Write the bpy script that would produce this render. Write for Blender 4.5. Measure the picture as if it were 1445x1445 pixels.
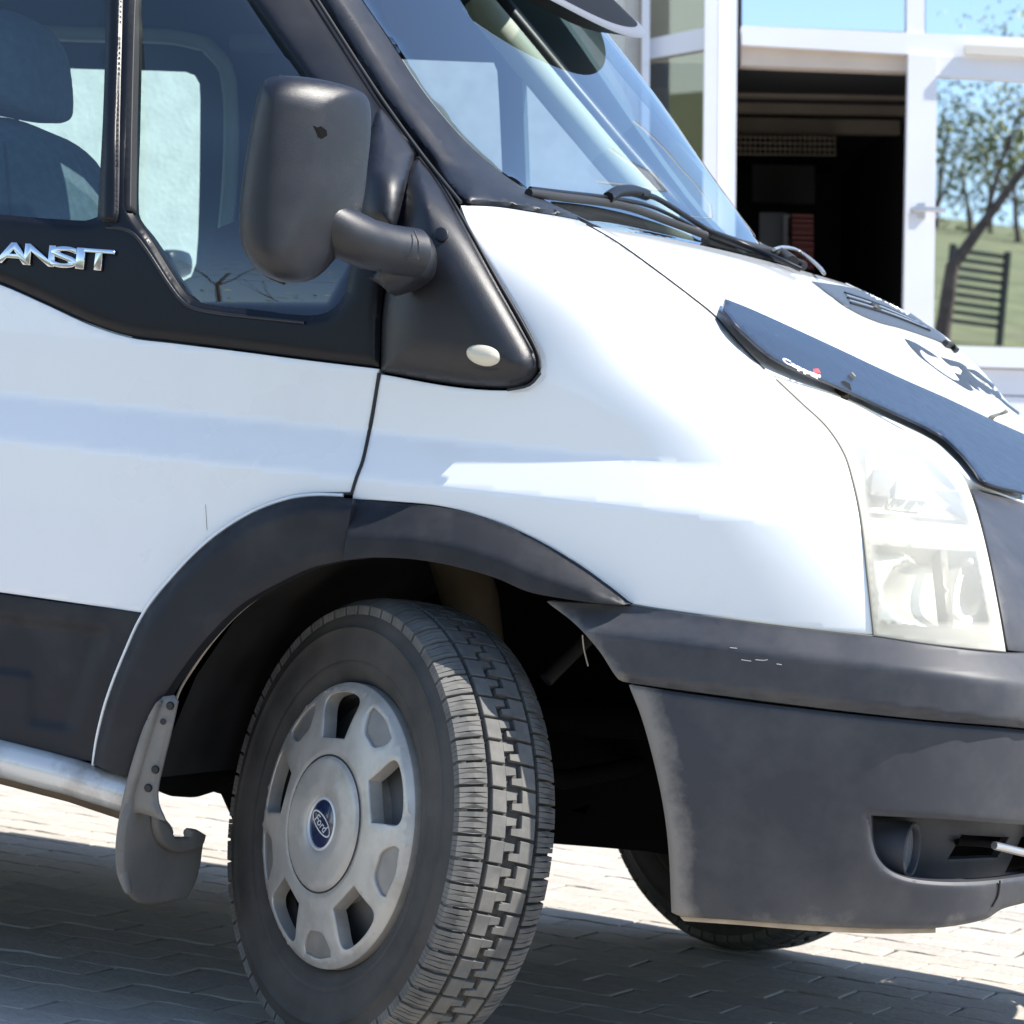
import bpy, math, random
import numpy as np
from mathutils import Vector, Matrix
from mathutils.geometry import delaunay_2d_cdt
random.seed(7); rng=np.random.default_rng(7)
for o in list(bpy.data.objects): bpy.data.objects.remove(o)
scene=bpy.context.scene
COL=scene.collection

# ------------------------------------------------------------------ camera
CAM=np.array([2.268,-5.0,.977]); YAW,PITCH,ROLL=-.393,.025,.097; FPX=5299.0
def basis(yaw,pitch,roll):
    cy,sy,c,s=math.cos(yaw),math.sin(yaw),math.cos(pitch),math.sin(pitch)
    fwd=np.array([sy*c,cy*c,-s]); right=np.array([cy,-sy,0.]); up=np.cross(right,fwd)
    cr,sr=math.cos(roll),math.sin(roll)
    return cr*right+sr*up,-sr*right+cr*up,fwd
CR,CU,CF=basis(YAW,PITCH,ROLL)
cam=bpy.data.cameras.new('camera'); cam.sensor_width=36; cam.lens=FPX/1445*36
cam.clip_start=.05; cam.clip_end=2000
cam.dof.use_dof=True; cam.dof.focus_distance=5.35; cam.dof.aperture_fstop=15
co=bpy.data.objects.new('camera',cam); COL.objects.link(co); scene.camera=co
m=Matrix.Identity(4)
for i in range(3): m[i][0]=CR[i]; m[i][1]=CU[i]; m[i][2]=-CF[i]; m[i][3]=CAM[i]
co.matrix_world=m
# ------------------------------------------------------------------ light
SUN=np.array([.60,.080,.80]); SUN/=np.linalg.norm(SUN)
w=bpy.data.worlds.new('World'); scene.world=w; w.use_nodes=True
nt=w.node_tree; bg=nt.nodes['Background']; sky=nt.nodes.new('ShaderNodeTexSky'); sky.sky_type='NISHITA'
sky.sun_disc=False; sky.sun_elevation=math.asin(SUN[2]); sky.sun_rotation=math.atan2(SUN[0],SUN[1])
sky.air_density=1.0; sky.dust_density=.25; sky.ozone_density=3.0
nt.links.new(sky.outputs[0],bg.inputs[0]); bg.inputs[1].default_value=.145
sl=bpy.data.lights.new('sun','SUN'); sl.energy=5.0; sl.angle=math.radians(.53); sl.color=(1,.95,.87)
so=bpy.data.objects.new('sun',sl); COL.objects.link(so)
so.rotation_euler=Vector(-SUN).to_track_quat('-Z','Y').to_euler(); so.location=(6,0,9)
scene.view_settings.view_transform='Standard'; scene.view_settings.look='None'
scene.view_settings.gamma=1; scene.view_settings.use_curve_mapping=False
scene.view_settings.exposure=.92
scene.render.engine='CYCLES'
scene.cycles.transparent_max_bounces=16; scene.cycles.max_bounces=10

# ------------------------------------------------------------------ van body surface (one implicit skin)
YC=.987
def table(xs,ys):
    xs=np.array(xs,float); ys=np.array(ys,float); d=np.diff(ys)/np.diff(xs)
    mm=np.r_[d[0],(d[:-1]+d[1:])/2,d[-1]]
    for i in range(len(d)):
        if d[i]==0: mm[i]=mm[i+1]=0
    def f(x):
        x=np.clip(x,xs[0],xs[-1]); i=np.clip(np.searchsorted(xs,x)-1,0,len(xs)-2)
        h=xs[i+1]-xs[i]; t=(x-xs[i])/h
        return (2*t**3-3*t**2+1)*ys[i]+(t**3-2*t**2+t)*h*mm[i]+(-2*t**3+3*t**2)*ys[i+1]+(t**3-t**2)*h*mm[i+1]
    return f
XF=table([.2,.3,.5,.7,.80,.90,1.0,1.08,1.16,1.23,1.29,1.335,1.37,1.42,1.5,1.6,1.8,2.0,2.1],
         [.90,.93,.96,.955,.90,.775,.600,.462,.380,.285,.137,.014,-.012,-.029,-.068,-.142,-.336,-.58,-.9])
INSB=table([.2,.35,.6,.868,.95,1.05,1.2,1.3,1.45,1.6,1.8,2.0,2.1],[.05,.02,.0,.0,.001,.004,.016,.044,.100,.155,.215,.28,.40])
INS=lambda z: INSB(z)+.024*np.clip((np.asarray(z)-.868)/.067,0,1)      # shoulder facet along the flank
NN=table([.2,.7,.95,1.0,1.08,1.16,1.26,1.32,1.42,1.6,2.1],[5.0,6.0,7.0,7.6,7.8,7.0,5.2,4.2,2.9,2.5,2.5])
X0=table([.2,.9,1.15,1.3,1.6,2.1],[.0,.0,-.10,-.25,-.75,-1.4])
def Fb(P):
    x,y,z=P[...,0],P[...,1],P[...,2]
    hw=YC-INS(z); x0=X0(z); L=XF(z)-x0; n=NN(z)
    a=np.abs(y-YC)/hw; b=np.clip(x-x0,0,None)/L
    return ((a**n+b**n)**(1/n)-1)*np.minimum(hw,L)
def Ffar(P):                                    # inner trim of the far side, facing the near side
    return (2*YC-INS(P[...,2])-.045)-P[...,1]
def planeF(axis,val,sign):                      # plane surface for casting
    return lambda P: (P[...,axis]-val)*sign
def grad(P,F,e=1e-3):
    g=np.stack([F(P+np.array(v)*e)-F(P-np.array(v)*e) for v in np.eye(3)],-1)
    return g/(np.linalg.norm(g,axis=-1,keepdims=True)+1e-12)
def rays(uv):
    uv=np.asarray(uv,float); return CF+((uv[...,0:1]-722.5)/FPX)*CR-((uv[...,1:2]-722.5)/FPX)*CU
def cast(uv,F=Fb,off=0.,t0=4.2,t1=8.6,N=110):
    d=rays(uv); ts=np.linspace(t0,t1,N); off=np.broadcast_to(off,d.shape[:-1])
    prev=F(CAM+d*ts[0])-off; lo=np.full(d.shape[:-1],np.nan); hi=lo.copy()
    for i in range(1,N):
        cur=F(CAM+d*ts[i])-off; k=(prev>0)&(cur<=0)&np.isnan(lo)
        lo[k]=ts[i-1]; hi[k]=ts[i]; prev=cur
        if not np.isnan(lo).any(): break
    for _ in range(18):
        mid=(lo+hi)/2; s=(F(CAM+d*mid[...,None])-off)>0
        lo=np.where(s,mid,lo); hi=np.where(s,hi,mid)
    return CAM+d*((lo+hi)/2)[...,None]
def at(u,v,depth):                              # point at a distance along the view axis
    return CAM+rays(np.array([[u,v]],float))[0]*depth
def aty(u,v,y):
    d=rays(np.array([[u,v]],float))[0]; return CAM+d*((y-CAM[1])/d[1])
def project(P):
    d=np.asarray(P)-CAM; z=d@CF; return np.stack([722.5+FPX*(d@CR)/z,722.5-FPX*(d@CU)/z],-1)

# ------------------------------------------------------------------ materials
MATS={}
def mat(name,color=(.5,.5,.5),rough=.5,metal=0,coat=0,spec=.5,noise=None,bump=None,dirt=None,emit=None):
    """noise=(scale,amount)  bump=(scale,strength,distance)  dirt=(color,scale,lo,hi,amount)"""
    if name in MATS: return MATS[name]
    M=bpy.data.materials.new(name); M.use_nodes=True; t=M.node_tree; N=t.nodes; L=t.links
    b=N['Principled BSDF']; b.inputs['Roughness'].default_value=rough; b.inputs['Metallic'].default_value=metal
    b.inputs['Coat Weight'].default_value=coat; b.inputs['Coat Roughness'].default_value=.04
    b.inputs['Specular IOR Level'].default_value=spec
    tc=N.new('ShaderNodeTexCoord'); src=None
    col=N.new('ShaderNodeRGB'); col.outputs[0].default_value=(*color,1); out=col.outputs[0]
    if noise:
        n=N.new('ShaderNodeTexNoise'); n.inputs['Scale'].default_value=noise[0]; n.inputs['Detail'].default_value=6
        L.new(tc.outputs['Object'],n.inputs['Vector'])
        mr=N.new('ShaderNodeMapRange'); mr.inputs['From Min'].default_value=.3; mr.inputs['From Max'].default_value=.7
        mr.inputs['To Min'].default_value=1-noise[1]; mr.inputs['To Max'].default_value=1+noise[1]
        L.new(n.outputs[0],mr.inputs[0]); mx=N.new('ShaderNodeVectorMath'); mx.operation='SCALE'
        L.new(out,mx.inputs[0]); L.new(mr.outputs[0],mx.inputs['Scale']); out=mx.outputs[0]
        rr=N.new('ShaderNodeMapRange'); rr.inputs['To Min'].default_value=max(rough-.08,0); rr.inputs['To Max'].default_value=min(rough+.1,1)
        L.new(n.outputs[0],rr.inputs[0]); L.new(rr.outputs[0],b.inputs['Roughness'])
    if dirt:
        n=N.new('ShaderNodeTexNoise'); n.inputs['Scale'].default_value=dirt[1]; n.inputs['Detail'].default_value=8; n.inputs['Roughness'].default_value=.65
        L.new(tc.outputs['Object'],n.inputs['Vector'])
        mr=N.new('ShaderNodeMapRange'); mr.inputs['From Min'].default_value=dirt[2]; mr.inputs['From Max'].default_value=dirt[3]
        mr.inputs['To Max'].default_value=dirt[4]; L.new(n.outputs[0],mr.inputs[0])
        mx=N.new('ShaderNodeMix'); mx.data_type='RGBA'; L.new(mr.outputs[0],mx.inputs[0])
        L.new(out,mx.inputs[6]); mx.inputs[7].default_value=(*dirt[0],1); out=mx.outputs[2]
    L.new(out,b.inputs['Base Color'])
    if bump:
        n=N.new('ShaderNodeTexNoise'); n.inputs['Scale'].default_value=bump[0]; n.inputs['Detail'].default_value=2
        L.new(tc.outputs['Object'],n.inputs['Vector'])
        bm=N.new('ShaderNodeBump'); bm.inputs['Strength'].default_value=bump[1]; bm.inputs['Distance'].default_value=bump[2]
        L.new(n.outputs[0],bm.inputs['Height']); L.new(bm.outputs[0],b.inputs['Normal'])
    if emit: b.inputs['Emission Color'].default_value=(*emit[0],1); b.inputs['Emission Strength'].default_value=emit[1]
    MATS[name]=M; return M
def dust_attr(M,color,scale=14,amount=.85):
    """dusty band driven by the vertex attribute 'dust' (0..1), broken up by noise"""
    t=M.node_tree; N=t.nodes; L=t.links; b=N['Principled BSDF']
    a=N.new('ShaderNodeAttribute'); a.attribute_name='dust'
    tc=N.new('ShaderNodeTexCoord'); n=N.new('ShaderNodeTexNoise'); n.inputs['Scale'].default_value=scale; n.inputs['Detail'].default_value=9; n.inputs['Roughness'].default_value=.7
    L.new(tc.outputs['Object'],n.inputs['Vector'])
    ad=N.new('ShaderNodeMath'); ad.operation='ADD'; L.new(a.outputs['Fac'],ad.inputs[0]); L.new(n.outputs[0],ad.inputs[1])
    mr=N.new('ShaderNodeMapRange'); mr.inputs['From Min'].default_value=.75; mr.inputs['From Max'].default_value=1.15; mr.inputs['To Max'].default_value=amount
    L.new(ad.outputs[0],mr.inputs[0])
    old=b.inputs['Base Color'].links[0].from_socket
    mx=N.new('ShaderNodeMix'); mx.data_type='RGBA'; L.new(mr.outputs[0],mx.inputs[0]); L.new(old,mx.inputs[6]); mx.inputs[7].default_value=(*color,1)
    L.new(mx.outputs[2],b.inputs['Base Color'])
    return M
def glass(name,tint,refl=.06,rough=.0,mirror_tint=(1,1,1)):
    M=bpy.data.materials.new(name); M.use_nodes=True; t=M.node_tree; N=t.nodes; L=t.links; N.remove(N['Principled BSDF'])
    tr=N.new('ShaderNodeBsdfTransparent'); tr.inputs[0].default_value=(*tint,1)
    gl=N.new('ShaderNodeBsdfGlossy'); gl.inputs['Roughness'].default_value=rough; gl.inputs[0].default_value=(*mirror_tint,1)
    fr=N.new('ShaderNodeLayerWeight'); fr.inputs[0].default_value=.5
    pw=N.new('ShaderNodeMath'); pw.operation='POWER'; pw.inputs[1].default_value=4; L.new(fr.outputs['Facing'],pw.inputs[0])
    mr=N.new('ShaderNodeMapRange'); mr.inputs['To Min'].default_value=refl; mr.inputs['To Max'].default_value=1; L.new(pw.outputs[0],mr.inputs[0])
    mx=N.new('ShaderNodeMixShader'); L.new(mr.outputs[0],mx.inputs[0]); L.new(tr.outputs[0],mx.inputs[1]); L.new(gl.outputs[0],mx.inputs[2])
    L.new(mx.outputs[0],N['Material Output'].inputs[0]); MATS[name]=M; return M
PAINT=mat('white_paint',(.83,.84,.835),.28,coat=.9,noise=(3,.012),dirt=((.55,.5,.42),5,.55,.85,.2))
BLACK=mat('black_textured_plastic',(.005,.006,.010),.42,spec=.58,noise=(30,.12),bump=(800,.7,.0004),dirt=((.045,.044,.043),18,.5,.9,.3))
BLACKD=mat('dark_smooth_plastic',(.005,.006,.009),.36,spec=.3,noise=(12,.12),bump=(500,.1,.0004))
GREY=mat('faded_bumper_plastic',(.034,.037,.046),.48,spec=.38,noise=(5,.12),bump=(600,.12,.0004),dirt=((.14,.135,.13),3.2,.42,.75,.6))
dust_attr(GREY,(.24,.22,.195))
FLARE=mat('arch_plastic',(.021,.022,.026),.5,spec=.22,noise=(8,.12),bump=(600,.12,.0004),dirt=((.12,.115,.105),4,.5,.85,.35))
RUBBER=mat('tyre_rubber',(.034,.033,.031),.75,noise=(18,.25),bump=(250,.3,.0006),dirt=((.11,.10,.088),7,.38,.78,.6))
TREAD=mat('tread_rubber',(.105,.104,.10),.85,spec=.3,noise=(25,.2),bump=(400,.2,.0006),dirt=((.26,.245,.215),14,.42,.78,.55))
SEAL=mat('seal_rubber',(.015,.015,.016),.6)
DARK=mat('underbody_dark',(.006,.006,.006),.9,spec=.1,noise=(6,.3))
RUST=mat('dusty_metal',(.10,.075,.05),.8,noise=(10,.4))
HUB=mat('hubcap_silver',(.43,.41,.375),.34,metal=.25,noise=(9,.16),dirt=((.17,.15,.125),11,.48,.74,.55))
HUBPOCKET=mat('hubcap_pocket_grey',(.22,.21,.195),.5,metal=.3,noise=(20,.2))  # darker, rougher silver for the pocket floors
CHROME=mat('badge_chrome',(.75,.76,.78),.15,metal=1)
SILVER=mat('brushed_metal',(.55,.55,.56),.3,metal=.9)
BLUE=mat('badge_blue',(.008,.018,.06),.2,coat=.6)
BADGEW=mat('badge_silver',(.62,.63,.64),.35,metal=.3)
CREAM=mat('indicator_cream',(.62,.58,.46),.25,coat=.5)
STEP=mat('sill_step_metal',(.62,.62,.60),.25,metal=.25,coat=.5,dirt=((.20,.15,.10),8,.45,.7,.8))
FLAP=mat('mud_flap_rubber',(.155,.145,.13),.65,noise=(8,.2),dirt=((.26,.24,.21),6,.4,.7,.6))
BEIGE=mat('dusty_lip',(.36,.30,.23),.8,noise=(20,.3))
DEFL=mat('deflector_acrylic',(.015,.023,.042),.3,spec=.45,noise=(40,.2),dirt=((.16,.18,.21),60,.62,.8,.35))
DECAL=mat('decal_grey',(.025,.03,.035),.4)
WHITEPRINT=mat('white_print',(.8,.8,.8),.4); REDPRINT=mat('red_print',(.6,.06,.05),.4)
SEAT=mat('seat_fabric',(.06,.085,.11),.9,bump=(180,.5,.002),noise=(60,.25))
TRIM=mat('interior_trim',(.16,.17,.17),.8,noise=(5,.1))
TRIMD=mat('interior_dark_trim',(.05,.085,.095),.8)
LININ=mat('interior_light_trim',(.38,.40,.38),.8)
SIDEGLASS=glass('tinted_side_glass',(.64,.84,.79),.11)
SCREEN=glass('windscreen_glass',(.78,.90,.88),.24)
LENS=glass('headlight_lens',(.93,.92,.86),.07,.02)
def lens_haze():
    t=LENS.node_tree; N=t.nodes; L=t.links; out=N['Material Output']; old=out.inputs[0].links[0].from_socket
    d=N.new('ShaderNodeBsdfDiffuse'); d.inputs[0].default_value=(.83,.81,.71,1)
    tl=N.new('ShaderNodeBsdfTranslucent'); tl.inputs[0].default_value=(.83,.81,.71,1)
    a=N.new('ShaderNodeMixShader'); a.inputs[0].default_value=.4; L.new(d.outputs[0],a.inputs[1]); L.new(tl.outputs[0],a.inputs[2])
    at_=N.new('ShaderNodeAttribute'); at_.attribute_name='dust'
    mx=N.new('ShaderNodeMixShader'); L.new(at_.outputs['Fac'],mx.inputs[0]); L.new(old,mx.inputs[1]); L.new(a.outputs[0],mx.inputs[2])
    L.new(mx.outputs[0],out.inputs[0])
lens_haze()
REFLECT=mat('reflector_chrome',(.85,.85,.82),.12,metal=.9)
LAMPGREY=mat('lamp_dark',(.22,.21,.19),.3)

def crease_px():
    out=[]
    for z in (.868,.935):
        if out: out.append(np.array([np.nan,np.nan]))
        for x in np.arange(-.75,.86,.0075):
            L=XF(z)-X0(z); b=max(x-X0(z),0)/L
            if b>=.97: continue
            y=YC-(YC-INS(z))*(1-b**NN(z))**(1/NN(z)); out.append(project(np.array([x,float(y),z])))
    return np.array(out)
# ------------------------------------------------------------------ object helpers
def link(name,verts,faces,material,parent=None,smooth=True,attr=None,sharp=None):
    me=bpy.data.meshes.new(name); me.from_pydata([tuple(map(float,v)) for v in verts],[],[tuple(map(int,f)) for f in faces])
    me.validate(); me.update()
    for m_ in (material if isinstance(material,(list,tuple)) else [material]): me.materials.append(m_)
    if smooth: me.polygons.foreach_set('use_smooth',[True]*len(me.polygons))
    if smooth and sharp: me.set_sharp_from_angle(angle=math.radians(sharp))
    if attr is not None:
        a=me.attributes.new('dust','FLOAT','POINT'); a.data.foreach_set('value',np.asarray(attr,np.float32))
    o=bpy.data.objects.new(name,me); COL.objects.link(o)
    if parent: o.parent=parent
    return o
def thing(name,label,cat,loc=(0,0,0),group=None):
    o=bpy.data.objects.new(name,None); COL.objects.link(o); o.location=loc; o.empty_display_size=.1
    o['label']=label; o['category']=cat
    if group: o['group']=group
    return o
def tag(o,label,cat,group=None):
    o['label']=label; o['category']=cat
    if group: o['group']=group
    return o
def inpoly(p,poly):
    x,y=p[:,0],p[:,1]; r=np.zeros(len(p),bool); n=len(poly)
    for i in range(n):
        x1,y1=poly[i]; x2,y2=poly[(i+1)%n]
        if y1==y2: continue
        c=((y1>y)!=(y2>y))&(x<(x2-x1)*(y-y1)/(y2-y1)+x1); r^=c
    return r
def distpoly(p,poly):
    d=np.full(len(p),1e9); n=len(poly)
    for i in range(n):
        a=np.array(poly[i]); b=np.array(poly[(i+1)%n]); ab=b-a; L2=(ab@ab)+1e-9
        t=np.clip(((p-a)@ab)/L2,0,1); d=np.minimum(d,np.linalg.norm(p-(a+t[:,None]*ab),axis=1))
    return d
def curve(pts,step=9,closed=True,corner=38):
    """Catmull-Rom through the points, keeping sharp turns as corners"""
    P=np.array(pts,float); n=len(P); out=[]
    def sharp(i):
        if not closed and (i<=0 or i>=n-1): return True
        a=P[i%n]-P[(i-1)%n]; b=P[(i+1)%n]-P[i%n]
        c=(a@b)/(np.linalg.norm(a)*np.linalg.norm(b)+1e-9); return math.degrees(math.acos(max(-1,min(1,c))))>corner
    for i in range(n if closed else n-1):
        p1,p2=P[i],P[(i+1)%n]; p0=P[(i-1)%n]; p3=P[(i+2)%n]; L=np.linalg.norm(p2-p1)
        m1=(p2-p1) if sharp(i) else (p2-p0)/ (np.linalg.norm(p1-p0)+L)*L
        m2=(p2-p1) if sharp(i+1) else (p3-p1)/(np.linalg.norm(p3-p2)+L)*L
        k=max(1,int(round(L/step)))
        if L>400: k=max(4,int(L/60))
        for j in range(k):
            t=j/k; out.append((2*t**3-3*t**2+1)*p1+(t**3-2*t**2+t)*m1+(-2*t**3+3*t**2)*p2+(t**3-t**2)*m2)
    if not closed: out.append(P[-1])
    return np.array(out)
def triangulate(outline,holes=(),grid=10,extra=None,clear=False):
    V=[tuple(p) for p in outline]; E=[(i,(i+1)%len(outline)) for i in range(len(outline))]
    for h in holes:
        s=len(V); V+=[tuple(p) for p in h]; E+=[(s+i,s+(i+1)%len(h)) for i in range(len(h))]
    lo,hi=outline.min(0),outline.max(0)
    if clear:
        rawx=extra; fin=~np.isnan(extra[:,0]); ok=np.zeros(len(extra),bool); ok[fin]=inpoly(extra[fin],outline)&(distpoly(extra[fin],outline)>2.5); last=None
        for q in range(len(extra)):
            if not fin[q] or not ok[q]: last=None; continue
            V.append(tuple(extra[q]))
            if last is not None: E.append((last,len(V)-1))
            last=len(V)-1
        extra=extra[fin]
    xs=np.arange(lo[0],hi[0],grid); 
    if lo[0]<-300: xs=np.r_[np.arange(lo[0],-60,grid*5),np.arange(-60,hi[0],grid)]
    if hi[0]>1600: xs=np.r_[xs[xs<1560],np.arange(1560,hi[0],grid*3)]
    ys=np.arange(lo[1],hi[1],grid*.87); G=[]
    for j,y in enumerate(ys): G.append(np.stack([xs+(grid/2 if j%2 else 0),np.full(len(xs),y)],-1))
    G=np.concatenate(G) if G else np.zeros((0,2))
    if clear:      # keep the regular grid off the crease rows
        k=np.ones(len(G),bool)
        for a in range(0,len(G),2000):
            dd=np.sqrt(((G[a:a+2000,None]-extra[None])**2).sum(-1)).min(1); k[a:a+2000]=dd>grid*.45
        G=G[k]
    if extra is not None and not clear: G=np.r_[G,extra]
    k=inpoly(G,outline)
    for h in holes: k&=~inpoly(G,h)
    G=G[k]; d=distpoly(G,outline)
    for h in holes: d=np.minimum(d,distpoly(G,h))
    G=G[d>grid*.3]
    V+=[tuple(p) for p in G]
    r=delaunay_2d_cdt([Vector(v) for v in V],E,[],0,1e-5)
    pv=np.array([tuple(v) for v in r[0]]); F=np.array([f for f in r[2] if len(f)==3])
    c=pv[F].mean(1); k=inpoly(c,outline)
    for h in holes: k&=~inpoly(c,h)
    F=F[k]
    a=pv[F]; area=(a[:,1,0]-a[:,0,0])*(a[:,2,1]-a[:,0,1])-(a[:,1,1]-a[:,0,1])*(a[:,2,0]-a[:,0,0])
    F=np.where((area>0)[:,None],F[:,::-1],F)      # y runs down in the photo plane: front faces turn to the viewer
    return pv,F[np.abs(area)>1e-6]
def thicken(V3,N3,F,depth,bevel=.0012,fdir=None):
    """adds a rolled edge and a return flange to an open sheet; returns verts, faces and source index"""
    e={}
    for f in F:
        for a,b in ((f[0],f[1]),(f[1],f[2]),(f[2],f[0])): e[(a,b)]=e.get((a,b),0)+1
    B=[k for k in e if (k[1],k[0]) not in e]
    nb={}
    for a,b in B:
        t=V3[b]-V3[a]; t/=np.linalg.norm(t)+1e-12
        for q in (a,b):
            o=np.cross(t,N3[q]); nb[q]=nb.get(q,0)+o
    ids={}; V=list(V3); src=list(range(len(V3)))
    for q,o in nb.items():
        o=o/(np.linalg.norm(o)+1e-12); n=N3[q]
        p0=V3[q]; p1=p0+o*bevel*.7-n*bevel*.3; p2=p0+o*bevel-n*bevel*1.2; p3=p0+o*bevel-(n if fdir is None else np.array(fdir))*(depth+bevel)
        ids[q]=(len(V),len(V)+1,len(V)+2,len(V)+3); V+=[p1,p2,p2.copy(),p3]; src+=[q]*4
    FF=[tuple(f) for f in F]
    for a,b in B:
        A,Bb=ids[a],ids[b]
        FF+=[(b,a,A[0],Bb[0]),(Bb[0],A[0],A[1],Bb[1]),(Bb[2],A[2],A[3],Bb[3])]
    return np.array(V),FF,np.array(src)
def sheet(name,pv,F,material,parent,S=Fb,off=0.,depth=.012,bevel=.0012,dust=None,t0=4.2,t1=8.6,N=110,ymax=None,fdir=None):
    P=cast(pv,S,off,t0,t1,N); bad=np.isnan(P[:,0])
    if ymax is not None: F=np.array([f for f in F if not P[list(f),1].mean()>ymax])
    if bad.any(): F=np.array([f for f in F if not bad[list(f)].any()])
    P[bad]=0
    Nn=grad(P,S)
    V,FF,src=thicken(P,Nn,F,depth,bevel,fdir)
    used=sorted({i for f in FF for i in f}); mp={o:i for i,o in enumerate(used)}
    V=V[used]; FF=[tuple(mp[i] for i in f) for f in FF]
    at_=None
    if dust is not None: at_=np.asarray(dust)[src][used]
    return link(name,V,FF,material,parent,attr=at_)
def panel(name,pts,material,parent,S=Fb,off=0.,depth=.012,grid=10,holes=(),R=0,drop=0,bevel=.0012,offf=None,dustf=None,smoothed=True,corner=38,t0=4.2,t1=8.6,N=110,ymax=YC,fdir=None,crease=False):
    ol=curve(pts,grid*.9,corner=corner) if smoothed else curve(pts,grid*.9,corner=-1)
    hs=[curve(h,grid*.9,corner=corner) for h in holes]
    extra=None
    if R:
        ex=[]
        for lp,sg in [(ol,1)]+[(h,1) for h in hs]:
            t=np.roll(lp,-1,0)-np.roll(lp,1,0); t/=np.linalg.norm(t,axis=1,keepdims=True)+1e-9
            nrm=np.stack([t[:,1],-t[:,0]],-1)
            for f in (.12,.3,.55,.85):
                for s in (1,-1):
                    q=lp+nrm*s*f*R; ex.append(q[np.abs(distpoly(q,lp)-f*R)<.05*R+.5])
        extra=np.concatenate(ex)
    if crease: extra=crease_px()
    pv,F=triangulate(ol,hs,grid,extra,crease)
    o=np.full(len(pv),float(off))
    if R:
        d=distpoly(pv,ol)
        for h in hs: d=np.minimum(d,distpoly(pv,h))
        o=o-drop*(1-np.sqrt(np.clip(1-(1-np.clip(d/R,0,1))**2,0,1)))
    if offf: o=o+offf(pv)
    return sheet(name,pv,F,material,parent,S,o,depth,bevel,dustf(pv) if dustf else None,t0,t1,N,ymax if S is Fb else None,fdir)
def prism(name,poly,d0,thick,material,parent=None,axis=CF,smooth=False,bev=0):
    """outline at distance d0 along the view, pushed back by thick along a fixed axis"""
    ol=np.array(poly,float); pv,F=triangulate(ol,[],1e9) if len(ol)>4 else (ol,None)
    P=CAM+rays(pv)*(np.array(d0,float)[:,None] if np.ndim(d0) else d0); n=len(pv)
    if F is None:
        q=list(range(n)); a=P[1]-P[0]; b=P[2]-P[1]
        F=[tuple(q)] if np.cross(a,b)@CF<0 else [tuple(q[::-1])]
    F=[tuple(f) for f in F]
    e={}
    for f in F:
        for i in range(len(f)): e[(f[i],f[(i+1)%len(f)])]=1
    V=np.r_[P,P+np.array(axis)*thick]; FF=list(F)+[tuple(i+n for i in f[::-1]) for f in F]
    FF+=[(b,a,a+n,b+n) for (a,b) in e if (b,a) not in e]
    return link(name,V,FF,material,parent,smooth)
def boxm(lo,hi):
    x0,y0,z0=lo;x1,y1,z1=hi
    V=[(x0,y0,z0),(x1,y0,z0),(x1,y1,z0),(x0,y1,z0),(x0,y0,z1),(x1,y0,z1),(x1,y1,z1),(x0,y1,z1)]
    return V,[(0,3,2,1),(4,5,6,7),(0,1,5,4),(1,2,6,5),(2,3,7,6),(3,0,4,7)]
def box(name,lo,hi,material,parent=None):
    V,F=boxm(lo,hi); return link(name,V,F,material,parent,False)
def tube(name,pts,r,material,parent=None,seg=12,caps=True,flat=1.0):
    P=np.array(pts,float); n=len(P); V=[];F=[]
    r=np.broadcast_to(r,(n,)); up=np.array([0,0,1.])
    for i in range(n):
        t=P[min(i+1,n-1)]-P[max(i-1,0)]; t/=np.linalg.norm(t)
        a=np.cross(t,up); a=a/np.linalg.norm(a) if np.linalg.norm(a)>.05 else np.array([1.,0,0]); b=np.cross(a,t)
        for k in range(seg):
            th=2*math.pi*k/seg; V.append(P[i]+r[i]*(math.cos(th)*a+math.sin(th)*b*flat))
    for i in range(n-1):
        for k in range(seg): k2=(k+1)%seg; F.append((i*seg+k,i*seg+k2,(i+1)*seg+k2,(i+1)*seg+k))
    if caps: F.append(tuple(range(seg))[::-1]); F.append(tuple((n-1)*seg+k for k in range(seg)))
    return link(name,V,F,material,parent,sharp=50)
def pillow(name,pts,yc,T,R,material,parent,grid=9,axis=1,flatback=False,corner=50,dustf=None,power=.5,shift=None):
    """closed rounded body: outline on the plane axis=yc, swelling by T to both sides"""
    ol=curve(pts,grid*.8,corner=corner); ex=[]
    t=np.roll(ol,-1,0)-np.roll(ol,1,0); t/=np.linalg.norm(t,axis=1,keepdims=True)+1e-9; nr=np.stack([t[:,1],-t[:,0]],-1)
    for f in (.04,.12,.25,.45,.7,1.):
        for s in (1,-1):
            q=ol+nr*s*f*R; ex.append(q[np.abs(distpoly(q,ol)-f*R)<.05*R+.3])
    pv,F=triangulate(ol,[],grid,np.concatenate(ex)); d=distpoly(pv,ol)
    h=T*(1-(1-np.clip(d/R,0,1))**2)**power
    dr=rays(pv); yy=np.full(len(pv),float(yc))+(shift(pv) if shift else 0); P=CAM+dr*((yy[:,None]-CAM[axis])/dr[:,axis:axis+1]); n=len(pv)
    ax=np.zeros(3); sg=-1 if axis==1 else 1; ax[axis]=sg
    A=P+ax*h[:,None]; B=P-ax*(h*(0.1 if flatback else 1))[:,None]
    on=d<1e-3; mp={}; V=list(A)
    for i in range(n):
        if on[i]: mp[i]=i
        else: mp[i]=len(V); V.append(B[i])
    FF=[tuple(f) for f in F]+[tuple(mp[i] for i in f[::-1]) for f in F]
    return link(name,V,FF,material,parent,sharp=70)
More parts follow.
